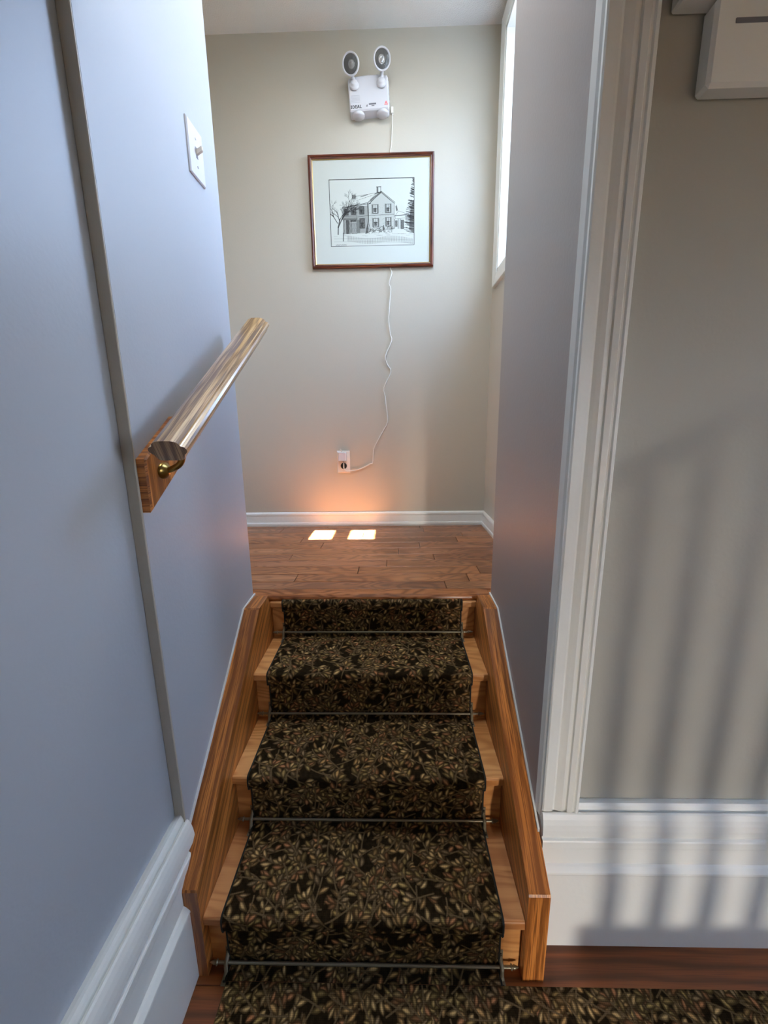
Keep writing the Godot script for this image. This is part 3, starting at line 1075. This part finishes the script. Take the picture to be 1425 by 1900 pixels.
func stair_rod(k: int) -> void:
	var names := ["thin bronze stair rod across the riser just under the landing", "thin bronze stair rod behind the uppermost full tread's neighbour, second from the landing", "thin bronze stair rod third down from the landing", "thin bronze stair rod at the foot of the stair, lowest of the four"]
	names[1] = "thin bronze stair rod second down from the landing"
	var z := k * RUN - 0.0225
	var y := (3 - k) * RISE
	var t := thing("stair_rod", names[k], "stair rod", Vector3(0, y, z), "stair rods holding the runner")
	var ry := 0.027
	var rz := 0.017
	var xa := -0.3666 - 0.006
	var xb := 0.3606 + 0.006
	var st := begin()
	tube(st, PackedVector3Array([Vector3(-0.398, ry, rz), Vector3(0.392, ry, rz)]), 0.0042, 10)
	obj("rod", st, M.rod, t)
	for s in [-1.0, 1.0]:
		var x: float = xa if s < 0 else xb
		var e: float = -0.396 if s < 0 else 0.390
		st = begin()
		lathe(st, PackedVector2Array([Vector2(0.004, 0), Vector2(0.0075, 0.002), Vector2(0.0075, 0.004), Vector2(0.004, 0.006), Vector2(0.006, 0.010), Vector2(0.0035, 0.016), Vector2(0.002, 0.021), Vector2(0, 0.022)]), aim(Vector3(e, ry, rz), Vector3(s, 0, 0)), 14)
		obj("finial", st, M.rod, t)
		st = begin()
		box(st, Vector3(x - 0.0065, 0.036, 0.0004), Vector3(x + 0.0065, 0.062, 0.003), 0.0008)
		box(st, Vector3(x - 0.0065, 0.0004, 0.026), Vector3(x + 0.0065, 0.003, 0.052), 0.0008)
		tube(st, curve(PackedVector3Array([Vector3(x, 0.044, 0.003), Vector3(x, 0.037, 0.010), Vector3(x, 0.034, 0.017), Vector3(x, 0.029, 0.024), Vector3(x, 0.020, 0.025), Vector3(x, 0.010, 0.026), Vector3(x, 0.003, 0.032)]), 3), 0.0052, 8)
		var br := obj("bracket", st, M.bracket, t)
		st = begin()
		lathe(st, PackedVector2Array([Vector2(0.0030, 0), Vector2(0.0030, 0.0006), Vector2(0, 0.0007)]), aim(Vector3(x, 0.051, 0.003), Vector3.BACK), 10)
		obj("screw_hole", st, M.dark, br)
		st = begin()
		lathe(st, PackedVector2Array([Vector2(0.0030, 0), Vector2(0.0030, 0.0006), Vector2(0, 0.0007)]), aim(Vector3(x, 0.003, 0.043), Vector3.UP), 10)
		obj("screw_hole", st, M.dark, br)

func handrail() -> void:
	var t := thing("handrail", "moulded oak handrail on a brass bracket, rising along the left wall", "handrail")
	var p0 := Vector3(-0.387, 1.3975, 0.70)
	var p1 := Vector3(-0.370, 1.7765, 0.06)
	var d := (p1 - p0).normalized()
	var x := d.cross(Vector3.UP).normalized()
	var y := x.cross(d).normalized()
	var len := p0.distance_to(p1)
	# section: crowned top, quirk and bead on each side, flat underneath
	var half := [Vector2(0, 0.0225), Vector2(0.012, 0.0222), Vector2(0.021, 0.0195), Vector2(0.0255, 0.0150), Vector2(0.0262, 0.0115), Vector2(0.0285, 0.0100), Vector2(0.0335, 0.0080), Vector2(0.0360, 0.0030), Vector2(0.0355, -0.0020), Vector2(0.0325, -0.0055), Vector2(0.0285, -0.0085), Vector2(0.0265, -0.0140), Vector2(0.0240, -0.0190), Vector2(0.0180, -0.0215)]
	var sec := PackedVector2Array()
	for p in half:
		sec.append(p)
	for i in range(half.size() - 1, 0, -1):
		sec.append(Vector2(-half[i].x, half[i].y))
	var st := begin()
	# the wall is on the left; ends are cut plumb-ish and square to the rail
	prism(st, sec, 0.0, len, func(u, v, dd): return p0 + x * u * 1.17 + y * v * 1.12 + d * dd, d, false, Vector2(0.1, 0.12))
	obj("rail", st, M.oak_rail, t)
	# oak backing block on the wall, cut plumb at the near end
	st = begin()
	var blk := PackedVector2Array([Vector2(0.664, 1.257), Vector2(0.664, 1.378), Vector2(0.50, 1.472), Vector2(0.50, 1.351)])
	plate(st, blk, LEFT, LEFT + 0.022, 0.004, func(u, v, dd): return Vector3(dd, v, u))
	var b := obj("mounting_block", st, M.oak, t)
	b.set_meta("label", "oak mounting block with a dark cut end")
	# brass bracket: oval foot, curved arm, saddle under the rail
	st = begin()
	var foot := Vector3(LEFT + 0.022, 1.345, 0.595)
	lathe(st, PackedVector2Array([Vector2(0.020, 0), Vector2(0.020, 0.003), Vector2(0.017, 0.006), Vector2(0.010, 0.012), Vector2(0, 0.014)]), aim(foot, Vector3.RIGHT) * Transform3D(Basis.from_scale(Vector3(1.0, 1.0, 1.35)), Vector3.ZERO), 20)
	var under := p0 + d * 0.105 - y * 0.0235
	tube(st, curve(PackedVector3Array([foot, foot + Vector3(0.022, 0.004, 0), foot + Vector3(0.045, 0.022, -0.002), under - Vector3(0.012, 0.006, 0), under]), 5), 0.0075, 10)
	box(st, under + Vector3(-0.016, -0.006, -0.020), under + Vector3(0.016, 0.001, 0.020), 0.002)
	var br := obj("bracket", st, M.brass, t)
	for dz in [-0.013, 0.013]:
		st = begin()
		lathe(st, PackedVector2Array([Vector2(0.0036, 0), Vector2(0.0036, 0.0062), Vector2(0, 0.0066)]), aim(foot + Vector3(0, -0.004, dz), Vector3.RIGHT), 10)
		obj("screw", st, M.dark, br)

func light_switch() -> void:
	var c := Vector3(LEFT, 2.2225, 0.178)
	var t := thing("light_switch", "white toggle light switch plate high on the left wall", "light switch", c)
	var st := begin()
	plate(st, PackedVector2Array([Vector2(-0.049, -0.069), Vector2(0.049, -0.069), Vector2(0.049, 0.069), Vector2(-0.049, 0.069)]), 0.0, 0.0065, 0.003, func(u, v, d): return Vector3(d, v, u))
	var p := obj("plate", st, M.plastic, t)
	st = begin()
	for y in [-0.036, 0.036]:
		st = begin()
		lathe(st, PackedVector2Array([Vector2(0.0035, 0), Vector2(0.003, 0.0012), Vector2(0, 0.0014)]), aim(Vector3(0.0065, y, 0), Vector3.RIGHT), 12)
		obj("screw", st, M.plastic, p)
	st = begin()
	box(st, Vector3(0.006, -0.014, -0.0062), Vector3(0.0069, 0.014, 0.0062))
	obj("slot", st, M.print_grey, p)
	st = begin()
	plate(st, PackedVector2Array([Vector2(-0.0048, -0.006), Vector2(0.0048, -0.006), Vector2(0.0048, 0.006), Vector2(-0.0048, 0.006)]), 0.0, 0.02, 0.0015, func(u, v, d): return Vector3(0.005 + d, v + 0.55 * d, u))
	obj("toggle", st, M.ivory, t)

func picture() -> void:
	var z := BACK
	var t := thing("framed_drawing", "framed pencil drawing of a stone house in snow, brown wooden frame", "picture", Vector3(0, 0, z))
	var x0 := -0.378
	var x1 := 0.335
	var y0 := 2.337
	var y1 := 2.918
	var w := 0.024
	var o := [Vector2(x0, y0), Vector2(x1, y0), Vector2(x1, y1), Vector2(x0, y1)]
	var cdir := [Vector2(1, 1), Vector2(-1, 1), Vector2(-1, -1), Vector2(1, -1)]
	# moulded frame: (inset from the outer edge, height off the wall)
	var prof := [Vector2(0, 0), Vector2(0, 0.018), Vector2(0.003, 0.022), Vector2(0.009, 0.0235), Vector2(0.013, 0.021), Vector2(0.0145, 0.017), Vector2(0.019, 0.016), Vector2(0.0205, 0.0125)]
	for s in 4:
		var j := (s + 1) % 4
		var st := begin()
		for k in prof.size() - 1:
			var q := []
			for e in [[s, k], [j, k], [j, k + 1], [s, k + 1]]:
				var p2: Vector2 = o[e[0]] + cdir[e[0]] * prof[e[1]].x
				q.append(Vector3(p2.x, p2.y, prof[e[1]].y))
			var mid: Vector3 = (q[0] + q[1]) / 2
			var outw := Vector3(mid.x - (x0 + x1) / 2, mid.y - (y0 + y1) / 2, 0)
			outw = Vector3(0, signf(outw.y), 0) if s % 2 == 0 else Vector3(signf(outw.x), 0, 0)
			face(st, q, outw * (prof[k + 1].y - prof[k].y) + Vector3.BACK * absf(prof[k + 1].x - prof[k].x), Vector3.RIGHT if s % 2 == 0 else Vector3.UP, Vector2(0.2 * s, 0.07 * s))
		obj("frame", st, M.frame, t)
	var st2 := begin()
	for s in 4:
		var j := (s + 1) % 4
		var q := []
		for e in [[s, 0.0205, 0.0125], [j, 0.0205, 0.0125], [j, 0.0245, 0.010], [s, 0.0245, 0.010]]:
			var p2: Vector2 = o[e[0]] + cdir[e[0]] * e[1]
			q.append(Vector3(p2.x, p2.y, e[2]))
		face(st2, q, Vector3.BACK)
	obj("gilt_liner", st2, M.gold, t)
	var m0 := Vector2(x0 + w, y0 + w)
	var m1 := Vector2(x1 - w, y1 - w)
	var i0 := Vector2(-0.265, 2.453)
	var i1 := Vector2(0.224, 2.799)
	var st := begin()
	var zz := 0.0085
	for e in [[m0.x, m0.y, m1.x, i0.y], [m0.x, i1.y, m1.x, m1.y], [m0.x, i0.y, i0.x, i1.y], [i1.x, i0.y, m1.x, i1.y]]:
		box(st, Vector3(e[0], e[1], zz - 0.002), Vector3(e[2], e[3], zz))
	obj("mat_board", st, M.mat_board, t)
	st = begin()
	st.set_smooth_group(-1)
	var a := Vector3(i0.x, i0.y, 0.0064)
	var b := Vector3(i1.x, i0.y, 0.0064)
	var c := Vector3(i1.x, i1.y, 0.0064)
	var dd := Vector3(i0.x, i1.y, 0.0064)
	tri(st, [a, b, c], [Vector2(0, 1), Vector2(1, 1), Vector2(1, 0)], Vector3.BACK)
	tri(st, [a, c, dd], [Vector2(0, 1), Vector2(1, 0), Vector2(0, 0)], Vector3.BACK)
	obj("drawing", st, M.print, t)
	st = begin()
	face(st, [Vector3(m0.x, m0.y, 0.0098), Vector3(m1.x, m0.y, 0.0098), Vector3(m1.x, m1.y, 0.0098), Vector3(m0.x, m1.y, 0.0098)], Vector3.BACK)
	obj("glass", st, M.picture_glass, t)

func emergency_light() -> void:
	var t := thing("emergency_light", "white twin-head emergency light box high on the end wall above the picture", "emergency light", Vector3(-0.025, 3.17, BACK))
	t.rotation.z = 0.05
	var at := func(u, v, d): return Vector3(u, v, d)
	var st := begin()
	var poly := PackedVector2Array([Vector2(-0.102, -0.078), Vector2(0.102, -0.078), Vector2(0.107, -0.073), Vector2(0.108, 0.062), Vector2(0.102, 0.074), Vector2(0.060, 0.081), Vector2(0.0, 0.083), Vector2(-0.060, 0.081), Vector2(-0.102, 0.074), Vector2(-0.108, 0.062), Vector2(-0.107, -0.073)])
	plate(st, poly, 0.0, 0.068, 0.006, at)
	var body := obj("body", st, M.plastic, t)
	for k in 6:
		st = begin()
		box(st, Vector3(-0.096, -0.040 + k * 0.0062, 0.0675), Vector3(-0.048, -0.0376 + k * 0.0062, 0.0686))
		obj("vent_slot", st, M.print_pale, body)
	for k in 5:
		st = begin()
		box(st, Vector3(0.107, -0.045 + k * 0.022, 0.020), Vector3(0.1105, -0.035 + k * 0.022, 0.056), 0.001)
		obj("side_rib", st, M.plastic, body)
	for x in [-0.062, 0.070]:
		st = begin()
		lathe(st, PackedVector2Array([Vector2(0.033, 0), Vector2(0.033, 0.010), Vector2(0.030, 0.014), Vector2(0, 0.0145)]), aim(Vector3(x, -0.076, 0.036), Vector3.DOWN), 28)
		obj("knob", st, M.plastic, t)
	lettering("brand_mark", "IDEAL", "Droid Sans", 900, 0.015, Transform3D(Basis(), Vector3(-0.071, -0.059, 0.0683)), M.print_black, body)
	st = begin()
	box(st, Vector3(-0.002, -0.055, 0.0675), Vector3(0.037, -0.048, 0.0686))
	box(st, Vector3(0.012, -0.0615, 0.0675), Vector3(0.027, -0.058, 0.0686))
	face(st, [Vector3(-0.018, -0.062, 0.0686), Vector3(-0.009, -0.062, 0.0686), Vector3(-0.011, -0.050, 0.0686)], Vector3.BACK)
	obj("small_print", st, M.print_grey, body).set_meta("kind", "stuff")
	st = begin()
	face(st, [Vector3(0.083, -0.054, 0.0686), Vector3(0.099, -0.054, 0.0686), Vector3(0.091, -0.042, 0.0686)], Vector3.BACK)
	box(st, Vector3(0.081, -0.0605, 0.0675), Vector3(0.101, -0.0565, 0.0686))
	obj("red_warning_mark", st, M.print_red, body).set_meta("kind", "stuff")
	for s in [-1.0, 1.0]:
		var base := Vector3(-0.075, 0.036, 0.066) if s < 0 else Vector3(0.071, 0.036, 0.066)
		var head := Vector3(-0.081, 0.100, 0.118) if s < 0 else Vector3(0.079, 0.109, 0.118)
		st = begin()
		lathe(st, PackedVector2Array([Vector2(0.025, 0), Vector2(0.025, 0.008), Vector2(0.022, 0.012), Vector2(0.0185, 0.013), Vector2(0.0185, 0.020), Vector2(0.014, 0.024), Vector2(0, 0.026)]), aim(base, Vector3(0, 0.35, 1)), 24)
		var rear := head + Vector3(0, -0.020, -0.030)
		var neck_dir := (rear - base).normalized()
		lathe(st, PackedVector2Array([Vector2(0.013, 0), Vector2(0.0115, 0.020), Vector2(0.009, 0.034), Vector2(0.0085, base.distance_to(rear))]), aim(base, neck_dir), 16)
		obj("swivel", st, M.plastic, t)
		var face_dir := (Vector3(0.0911, 1.4565, 1.5871) - Vector3(0, 3.26, -1.04) + Vector3(-0.9 if s < 0 else 0.55, 0.5, 0)).normalized()
		var tr := aim(head, face_dir)
		st = begin()
		lathe(st, PackedVector2Array([Vector2(0, -0.034), Vector2(0.014, -0.033), Vector2(0.026, -0.026), Vector2(0.038, -0.010), Vector2(0.0445, 0.000), Vector2(0.046, 0.004), Vector2(0.046, 0.010), Vector2(0.044, 0.0125), Vector2(0.0405, 0.0125), Vector2(0.0385, 0.009)]), tr, 36)
		var lamp := obj("lamp_head", st, M.plastic, t)
		st = begin()
		lathe(st, PackedVector2Array([Vector2(0.0388, 0.009), Vector2(0.036, 0.001), Vector2(0.030, -0.009), Vector2(0.022, -0.017), Vector2(0.012, -0.022), Vector2(0, -0.023)]), tr, 36)
		obj("reflector", st, M.reflector, lamp)
		st = begin()
		lathe(st, PackedVector2Array([Vector2(0.019, -0.016), Vector2(0.020, -0.006), Vector2(0.017, -0.001), Vector2(0.013, -0.006), Vector2(0.009, 0.001), Vector2(0.004, -0.001), Vector2(0, 0.003)]), tr, 10)
		obj("bulb_reflector", st, M.chrome, lamp)
		st = begin()
		lathe(st, PackedVector2Array([Vector2(0.0388, 0.009), Vector2(0.028, 0.0115), Vector2(0.014, 0.013), Vector2(0, 0.0135)]), tr, 30)
		obj("lens", st, M.lens, lamp)

func added_panel() -> void:
	# added panel above the frame, lifts and evens the light on the stair
	var t := thing("added_panel", "added square white light panel, unseen over the stair", "lamp", Vector3(0, CEIL, 0.15))
	var st := begin()
	for e in [[-0.32, -0.32, 0.32, -0.29], [-0.32, 0.29, 0.32, 0.32], [-0.32, -0.29, -0.29, 0.29], [0.29, -0.29, 0.32, 0.29]]:
		box(st, Vector3(e[0], -0.04, e[1]), Vector3(e[2], -0.0005, e[3]), 0.003)
	obj("rim", st, M.plastic, t)
	var glow := mat(Color(0.95, 0.95, 0.93), 0.5)
	glow.emission_enabled = true
	glow.emission = Color(0.95, 0.98, 1.0)
	glow.emission_energy_multiplier = 2.0
	st = begin()
	box(st, Vector3(-0.29, -0.03, -0.29), Vector3(0.29, -0.01, 0.29))
	obj("diffuser", st, glow, t)
	var a := AreaLight3D.new()
	a.name = "panel_glow"
	a.area_size = Vector2(0.56, 0.56)
	a.area_normalize_energy = true
	a.light_color = Color(0.95, 0.98, 1.0)
	a.light_energy = 2.2
	a.area_range = 12.0
	a.area_attenuation = 2.0
	a.shadow_enabled = true
	add_child(a)
	a.position = Vector3(0, CEIL - 0.035, 0.15)
	a.rotation = Vector3(-PI / 2, 0, 0)

func outlet() -> void:
	var t := thing("wall_outlet", "white duplex outlet plate low on the landing's end wall", "outlet", Vector3(-0.2355, 1.1905, BACK))
	var at := func(u, v, d): return Vector3(u, v, d)
	var st := begin()
	plate(st, PackedVector2Array([Vector2(-0.042, -0.0715), Vector2(0.042, -0.0715), Vector2(0.042, 0.0715), Vector2(-0.042, 0.0715)]), 0.0, 0.006, 0.003, at)
	var p := obj("plate", st, M.ivory, t)
	st = begin()
	lathe(st, PackedVector2Array([Vector2(0.003, 0), Vector2(0.003, 0.001), Vector2(0, 0.0014)]), aim(Vector3(0, 0.0015, 0.006), Vector3.BACK), 10)
	obj("screw", st, M.steel, p)
	st = begin()
	lathe(st, PackedVector2Array([Vector2(0.0205, 0), Vector2(0.0205, 0.0012), Vector2(0.019, 0.002), Vector2(0, 0.002)]), aim(Vector3(0.001, -0.026, 0.006), Vector3.BACK), 26)
	var r := obj("receptacle", st, M.dark, t)
	r.set_meta("label", "round black socket face")
	# clear sensor night light in the upper socket
	var n := thing("plug_in_adapter", "clear boxy plug-in adapter in the outlet's upper socket", "adapter", Vector3(-0.2385, 1.223, BACK + 0.006))
	st = begin()
	plate(st, PackedVector2Array([Vector2(-0.029, -0.026), Vector2(0.024, -0.026), Vector2(0.024, 0.030), Vector2(-0.029, 0.030)]), 0.0005, 0.026, 0.003, at)
	obj("case", st, M.smoke, n)
	for x in [-0.012, 0.006]:
		st = begin()
		box(st, Vector3(x - 0.003, -0.022, 0.0006), Vector3(x + 0.003, 0.020, 0.020), 0.001)
		obj("contact", st, M.print_pale, n)
	st = begin()
	tube(st, PackedVector3Array([Vector3(-0.002, 0.028, 0.014), Vector3(-0.007, 0.042, 0.022), Vector3(-0.010, 0.052, 0.032)]), 0.0035, 8)
	obj("lead", st, M.cord, n)

func cords() -> void:
	# from under the picture down to the lower socket, kinked from being folded
	var xy := [[0.082, 2.345], [0.0825, 2.331], [0.091, 2.304], [0.074, 2.249], [0.084, 2.219], [0.076, 2.142], [0.073, 2.095], [0.069, 2.045], [0.078, 1.968], [0.086, 1.927], [0.046, 1.84], [0.058, 1.79], [0.079, 1.747], [0.034, 1.654], [0.042, 1.60], [0.046, 1.552], [0.055, 1.445], [0.028, 1.39], [0.005, 1.35], [-0.035, 1.275], [-0.040, 1.23], [-0.044, 1.181], [-0.060, 1.177], [-0.10, 1.156], [-0.144, 1.139], [-0.19, 1.133], [-0.215, 1.130], [-0.230, 1.142], [-0.2345, 1.158]]
	var pts := PackedVector3Array()
	rng.seed = 6
	for i in xy.size():
		var off := 0.004 + rng.randf() * 0.010
		if i < 2:
			off = 0.003
		if xy[i][0] < -0.18:
			off = 0.012
		pts.append(Vector3(xy[i][0], xy[i][1], BACK + off))
	pts.append(Vector3(-0.2345, 1.1645, BACK + 0.018))
	var t := thing("power_cord", "kinked white power cord hanging from the picture down to the outlet", "cord")
	var st := begin()
	tube(st, curve(pts, 3), 0.0028, 7)
	obj("cable", st, M.cord, t)
	st = begin()
	box(st, Vector3(-0.2375, 1.148, BACK + 0.0085), Vector3(-0.2305, 1.184, BACK + 0.022), 0.002)
	obj("plug", st, M.cord, t)
	var u := thing("lamp_cord", "thin white cord running from the emergency light behind the picture", "cord")
	st = begin()
	tube(st, curve(PackedVector3Array([Vector3(0.094, 3.128, BACK + 0.012), Vector3(0.1015, 3.105, BACK + 0.010), Vector3(0.101, 3.06, BACK + 0.006), Vector3(0.098, 3.01, BACK + 0.004), Vector3(0.095, 2.965, BACK + 0.004), Vector3(0.088, 2.93, BACK + 0.003), Vector3(0.085, 2.905, BACK + 0.003)]), 4), 0.0026, 7)
	obj("cable", st, M.cord, u)
	st = begin()
	box(st, Vector3(0.094, 3.105, BACK), Vector3(0.107, 3.135, BACK + 0.02), 0.002)
	obj("strain_relief", st, M.cord, u)

func shelf() -> void:
	var t := thing("wall_shelf", "white boxed shelf with apron at top right of the hall wall", "shelf", Vector3(0, 0, HALL))
	var st := begin()
	box(st, Vector3(0.609, 2.177, 0.0), Vector3(1.7, 2.26, 0.13), 0.004)
	obj("board", st, M.trim, t)
	st = begin()
	box(st, Vector3(0.669, 2.042, 0.0), Vector3(1.64, 2.177, 0.039), 0.006)
	var a := obj("apron", st, M.trim, t)
	st = begin()
	box(st, Vector3(0.705, 2.135, 0.038), Vector3(1.6, 2.143, 0.0405), 0.0008)
	obj("groove_strip", st, M.print_grey, a)

func beyond_the_frame() -> void:
	# the hall that the photograph was taken in: its far walls, windows, a stair guard and a globe lamp
	var st := begin()
	box(st, Vector3(-0.70, 0, 2.15), Vector3(0.55, 2.95, 2.35))
	struct("wall_rear", st, M.wall, "hall wall behind the camera", "wall")
	st = begin()
	box(st, Vector3(0.35, 0, 2.35), Vector3(0.55, 2.95, 5.8))
	struct("wall_stairhall", st, M.wall, "left wall of the stair hall behind the camera", "wall")
	st = begin()
	holed(st, Vector3(0.55, 0, 5.6), Vector3(3.4, 2.95, 5.8), 0, 2.3, 3.0, 1.3, 2.1)
	struct("wall_far", st, M.wall, "far wall of the stair hall", "wall")
	st = begin()
	holed(st, Vector3(3.2, 0, HALL), Vector3(3.4, 2.95, 5.6), 2, 1.1, 1.8, 1.2, 2.2)
	struct("wall_end", st, M.wall, "end wall of the hall with its window", "wall")
	for w in [[3.26, 1.1, 1.8, 1.2, 2.2]]:
		var n := Node3D.new()
		n.name = "window_2"
		n.set_meta("kind", "structure")
		tag(n, "window at the end of the hall", "window")
		add_child(n)
		st = begin()
		for e in [[w[3], w[3] + 0.05], [1.63, 1.67], [w[4] - 0.05, w[4]]]:
			box(st, Vector3(w[0], e[0], w[1]), Vector3(w[0] + 0.05, e[1], w[2]), 0.003)
		for e in [[w[1], w[1] + 0.05], [w[2] - 0.05, w[2]]]:
			box(st, Vector3(w[0], w[3], e[0]), Vector3(w[0] + 0.05, w[4], e[1]), 0.003)
		var f := obj("sash", st, M.trim, n)
		st = begin()
		face(st, [Vector3(w[0] + 0.02, w[3], w[1]), Vector3(w[0] + 0.02, w[3], w[2]), Vector3(w[0] + 0.02, w[4], w[2]), Vector3(w[0] + 0.02, w[4], w[1])], Vector3.LEFT)
		obj("pane", st, M.glass, f)
	var n3 := Node3D.new()
	n3.name = "window_3"
	n3.set_meta("kind", "structure")
	tag(n3, "window in the far wall of the stair hall", "window")
	add_child(n3)
	st = begin()
	for e in [[1.3, 1.35], [1.68, 1.72], [2.05, 2.1]]:
		box(st, Vector3(2.3, e[0], 5.66), Vector3(3.0, e[1], 5.71), 0.003)
	for e in [[2.3, 2.35], [2.95, 3.0]]:
		box(st, Vector3(e[0], 1.3, 5.66), Vector3(e[1], 2.1, 5.71), 0.003)
	obj("sash", st, M.trim, n3)
	# sloping guard of a second stair, between the lamp and the hall wall
	var t := thing("stair_guard", "white balustrade of a second stair behind the camera, its shadow on the hall wall", "balustrade", Vector3(0, 0, 2.02))
	var slope := 0.52
	var rail := func(x: float) -> float: return 1.21 + (x - 0.837) * slope
	st = begin()
	var sec := PackedVector2Array([Vector2(-0.028, -0.02), Vector2(0.028, -0.02), Vector2(0.03, 0.0), Vector2(0.022, 0.02), Vector2(-0.022, 0.02), Vector2(-0.03, 0.0)])
	prism(st, sec, 0.69, 1.95, func(u, v, d): return Vector3(d, rail.call(d) + v, u))
	obj("guard_rail", st, M.oak, t)
	st = begin()
	box(st, Vector3(0.69, 0.0, -0.03), Vector3(1.95, 0.285, 0.03), 0.004)
	obj("curb", st, M.trim, t)
	for k in 13:
		var x := 0.745 + k * 0.0925
		st = begin()
		var top: float = rail.call(x) - 0.015
		lathe(st, PackedVector2Array([Vector2(0.021, 0.28), Vector2(0.021, 0.42), Vector2(0.013, 0.44), Vector2(0.018, 0.47), Vector2(0.019, 0.60), Vector2(0.017, top - 0.12), Vector2(0.021, top - 0.10), Vector2(0.021, top)]), Transform3D(Basis(), Vector3(x, 0, 0)), 12)
		obj("baluster", st, M.trim, t)
	var lp := Vector3(0.92, 0.0, 5.15)
	var tb := thing("pedestal_table", "small round pedestal table behind the camera", "table", lp)
	st = begin()
	lathe(st, PackedVector2Array([Vector2(0, 0.62), Vector2(0.20, 0.62), Vector2(0.21, 0.61), Vector2(0.20, 0.60), Vector2(0, 0.60)]), Transform3D(), 32)
	obj("table_top", st, M.oak, tb)
	st = begin()
	lathe(st, PackedVector2Array([Vector2(0.035, 0.60), Vector2(0.022, 0.45), Vector2(0.035, 0.25), Vector2(0.03, 0.06), Vector2(0.15, 0.03), Vector2(0.16, 0.0)]), Transform3D(), 24)
	obj("pedestal", st, M.oak, tb)
	var lamp := thing("globe_lamp", "round white globe lamp glowing on the pedestal table", "lamp", lp + Vector3(0, 0.62, 0))
	st = begin()
	lathe(st, PackedVector2Array([Vector2(0.06, 0.0), Vector2(0.06, 0.015), Vector2(0.02, 0.03), Vector2(0.02, 0.07)]), Transform3D(), 20)
	obj("base", st, M.brass, lamp)
	var glow := mat(Color(0.95, 0.92, 0.86), 0.5)
	glow.emission_enabled = true
	glow.emission = Color(1.0, 0.95, 0.89)
	glow.emission_energy_multiplier = 3.0
	st = begin()
	var pr := PackedVector2Array()
	for i in 17:
		var a := -PI / 2 + PI * i / 16
		pr.append(Vector2(cos(a) * 0.075, 0.165 + sin(a) * 0.075))
	lathe(st, pr, Transform3D(), 28)
	obj("globe", st, glow, lamp)
	st = begin()
	lathe(st, PackedVector2Array([Vector2(0.32, 0.168), Vector2(0.31, 0.174), Vector2(0.12, 0.30), Vector2(0, 0.31), Vector2(0, 0.303), Vector2(0.118, 0.293), Vector2(0.31, 0.167)]), Transform3D(), 36)
	obj("shade", st, M.brass, lamp)
	var li := OmniLight3D.new()
	li.name = "globe_glow"
	li.position = lp + Vector3(0, 0.62 + 0.165, 0)
	li.light_color = Color(1.0, 0.965, 0.915)
	li.light_energy = 11.0
	li.light_size = 0.07
	li.omni_range = 14.0
	li.omni_attenuation = 2.0
	li.shadow_enabled = true
	add_child(li)
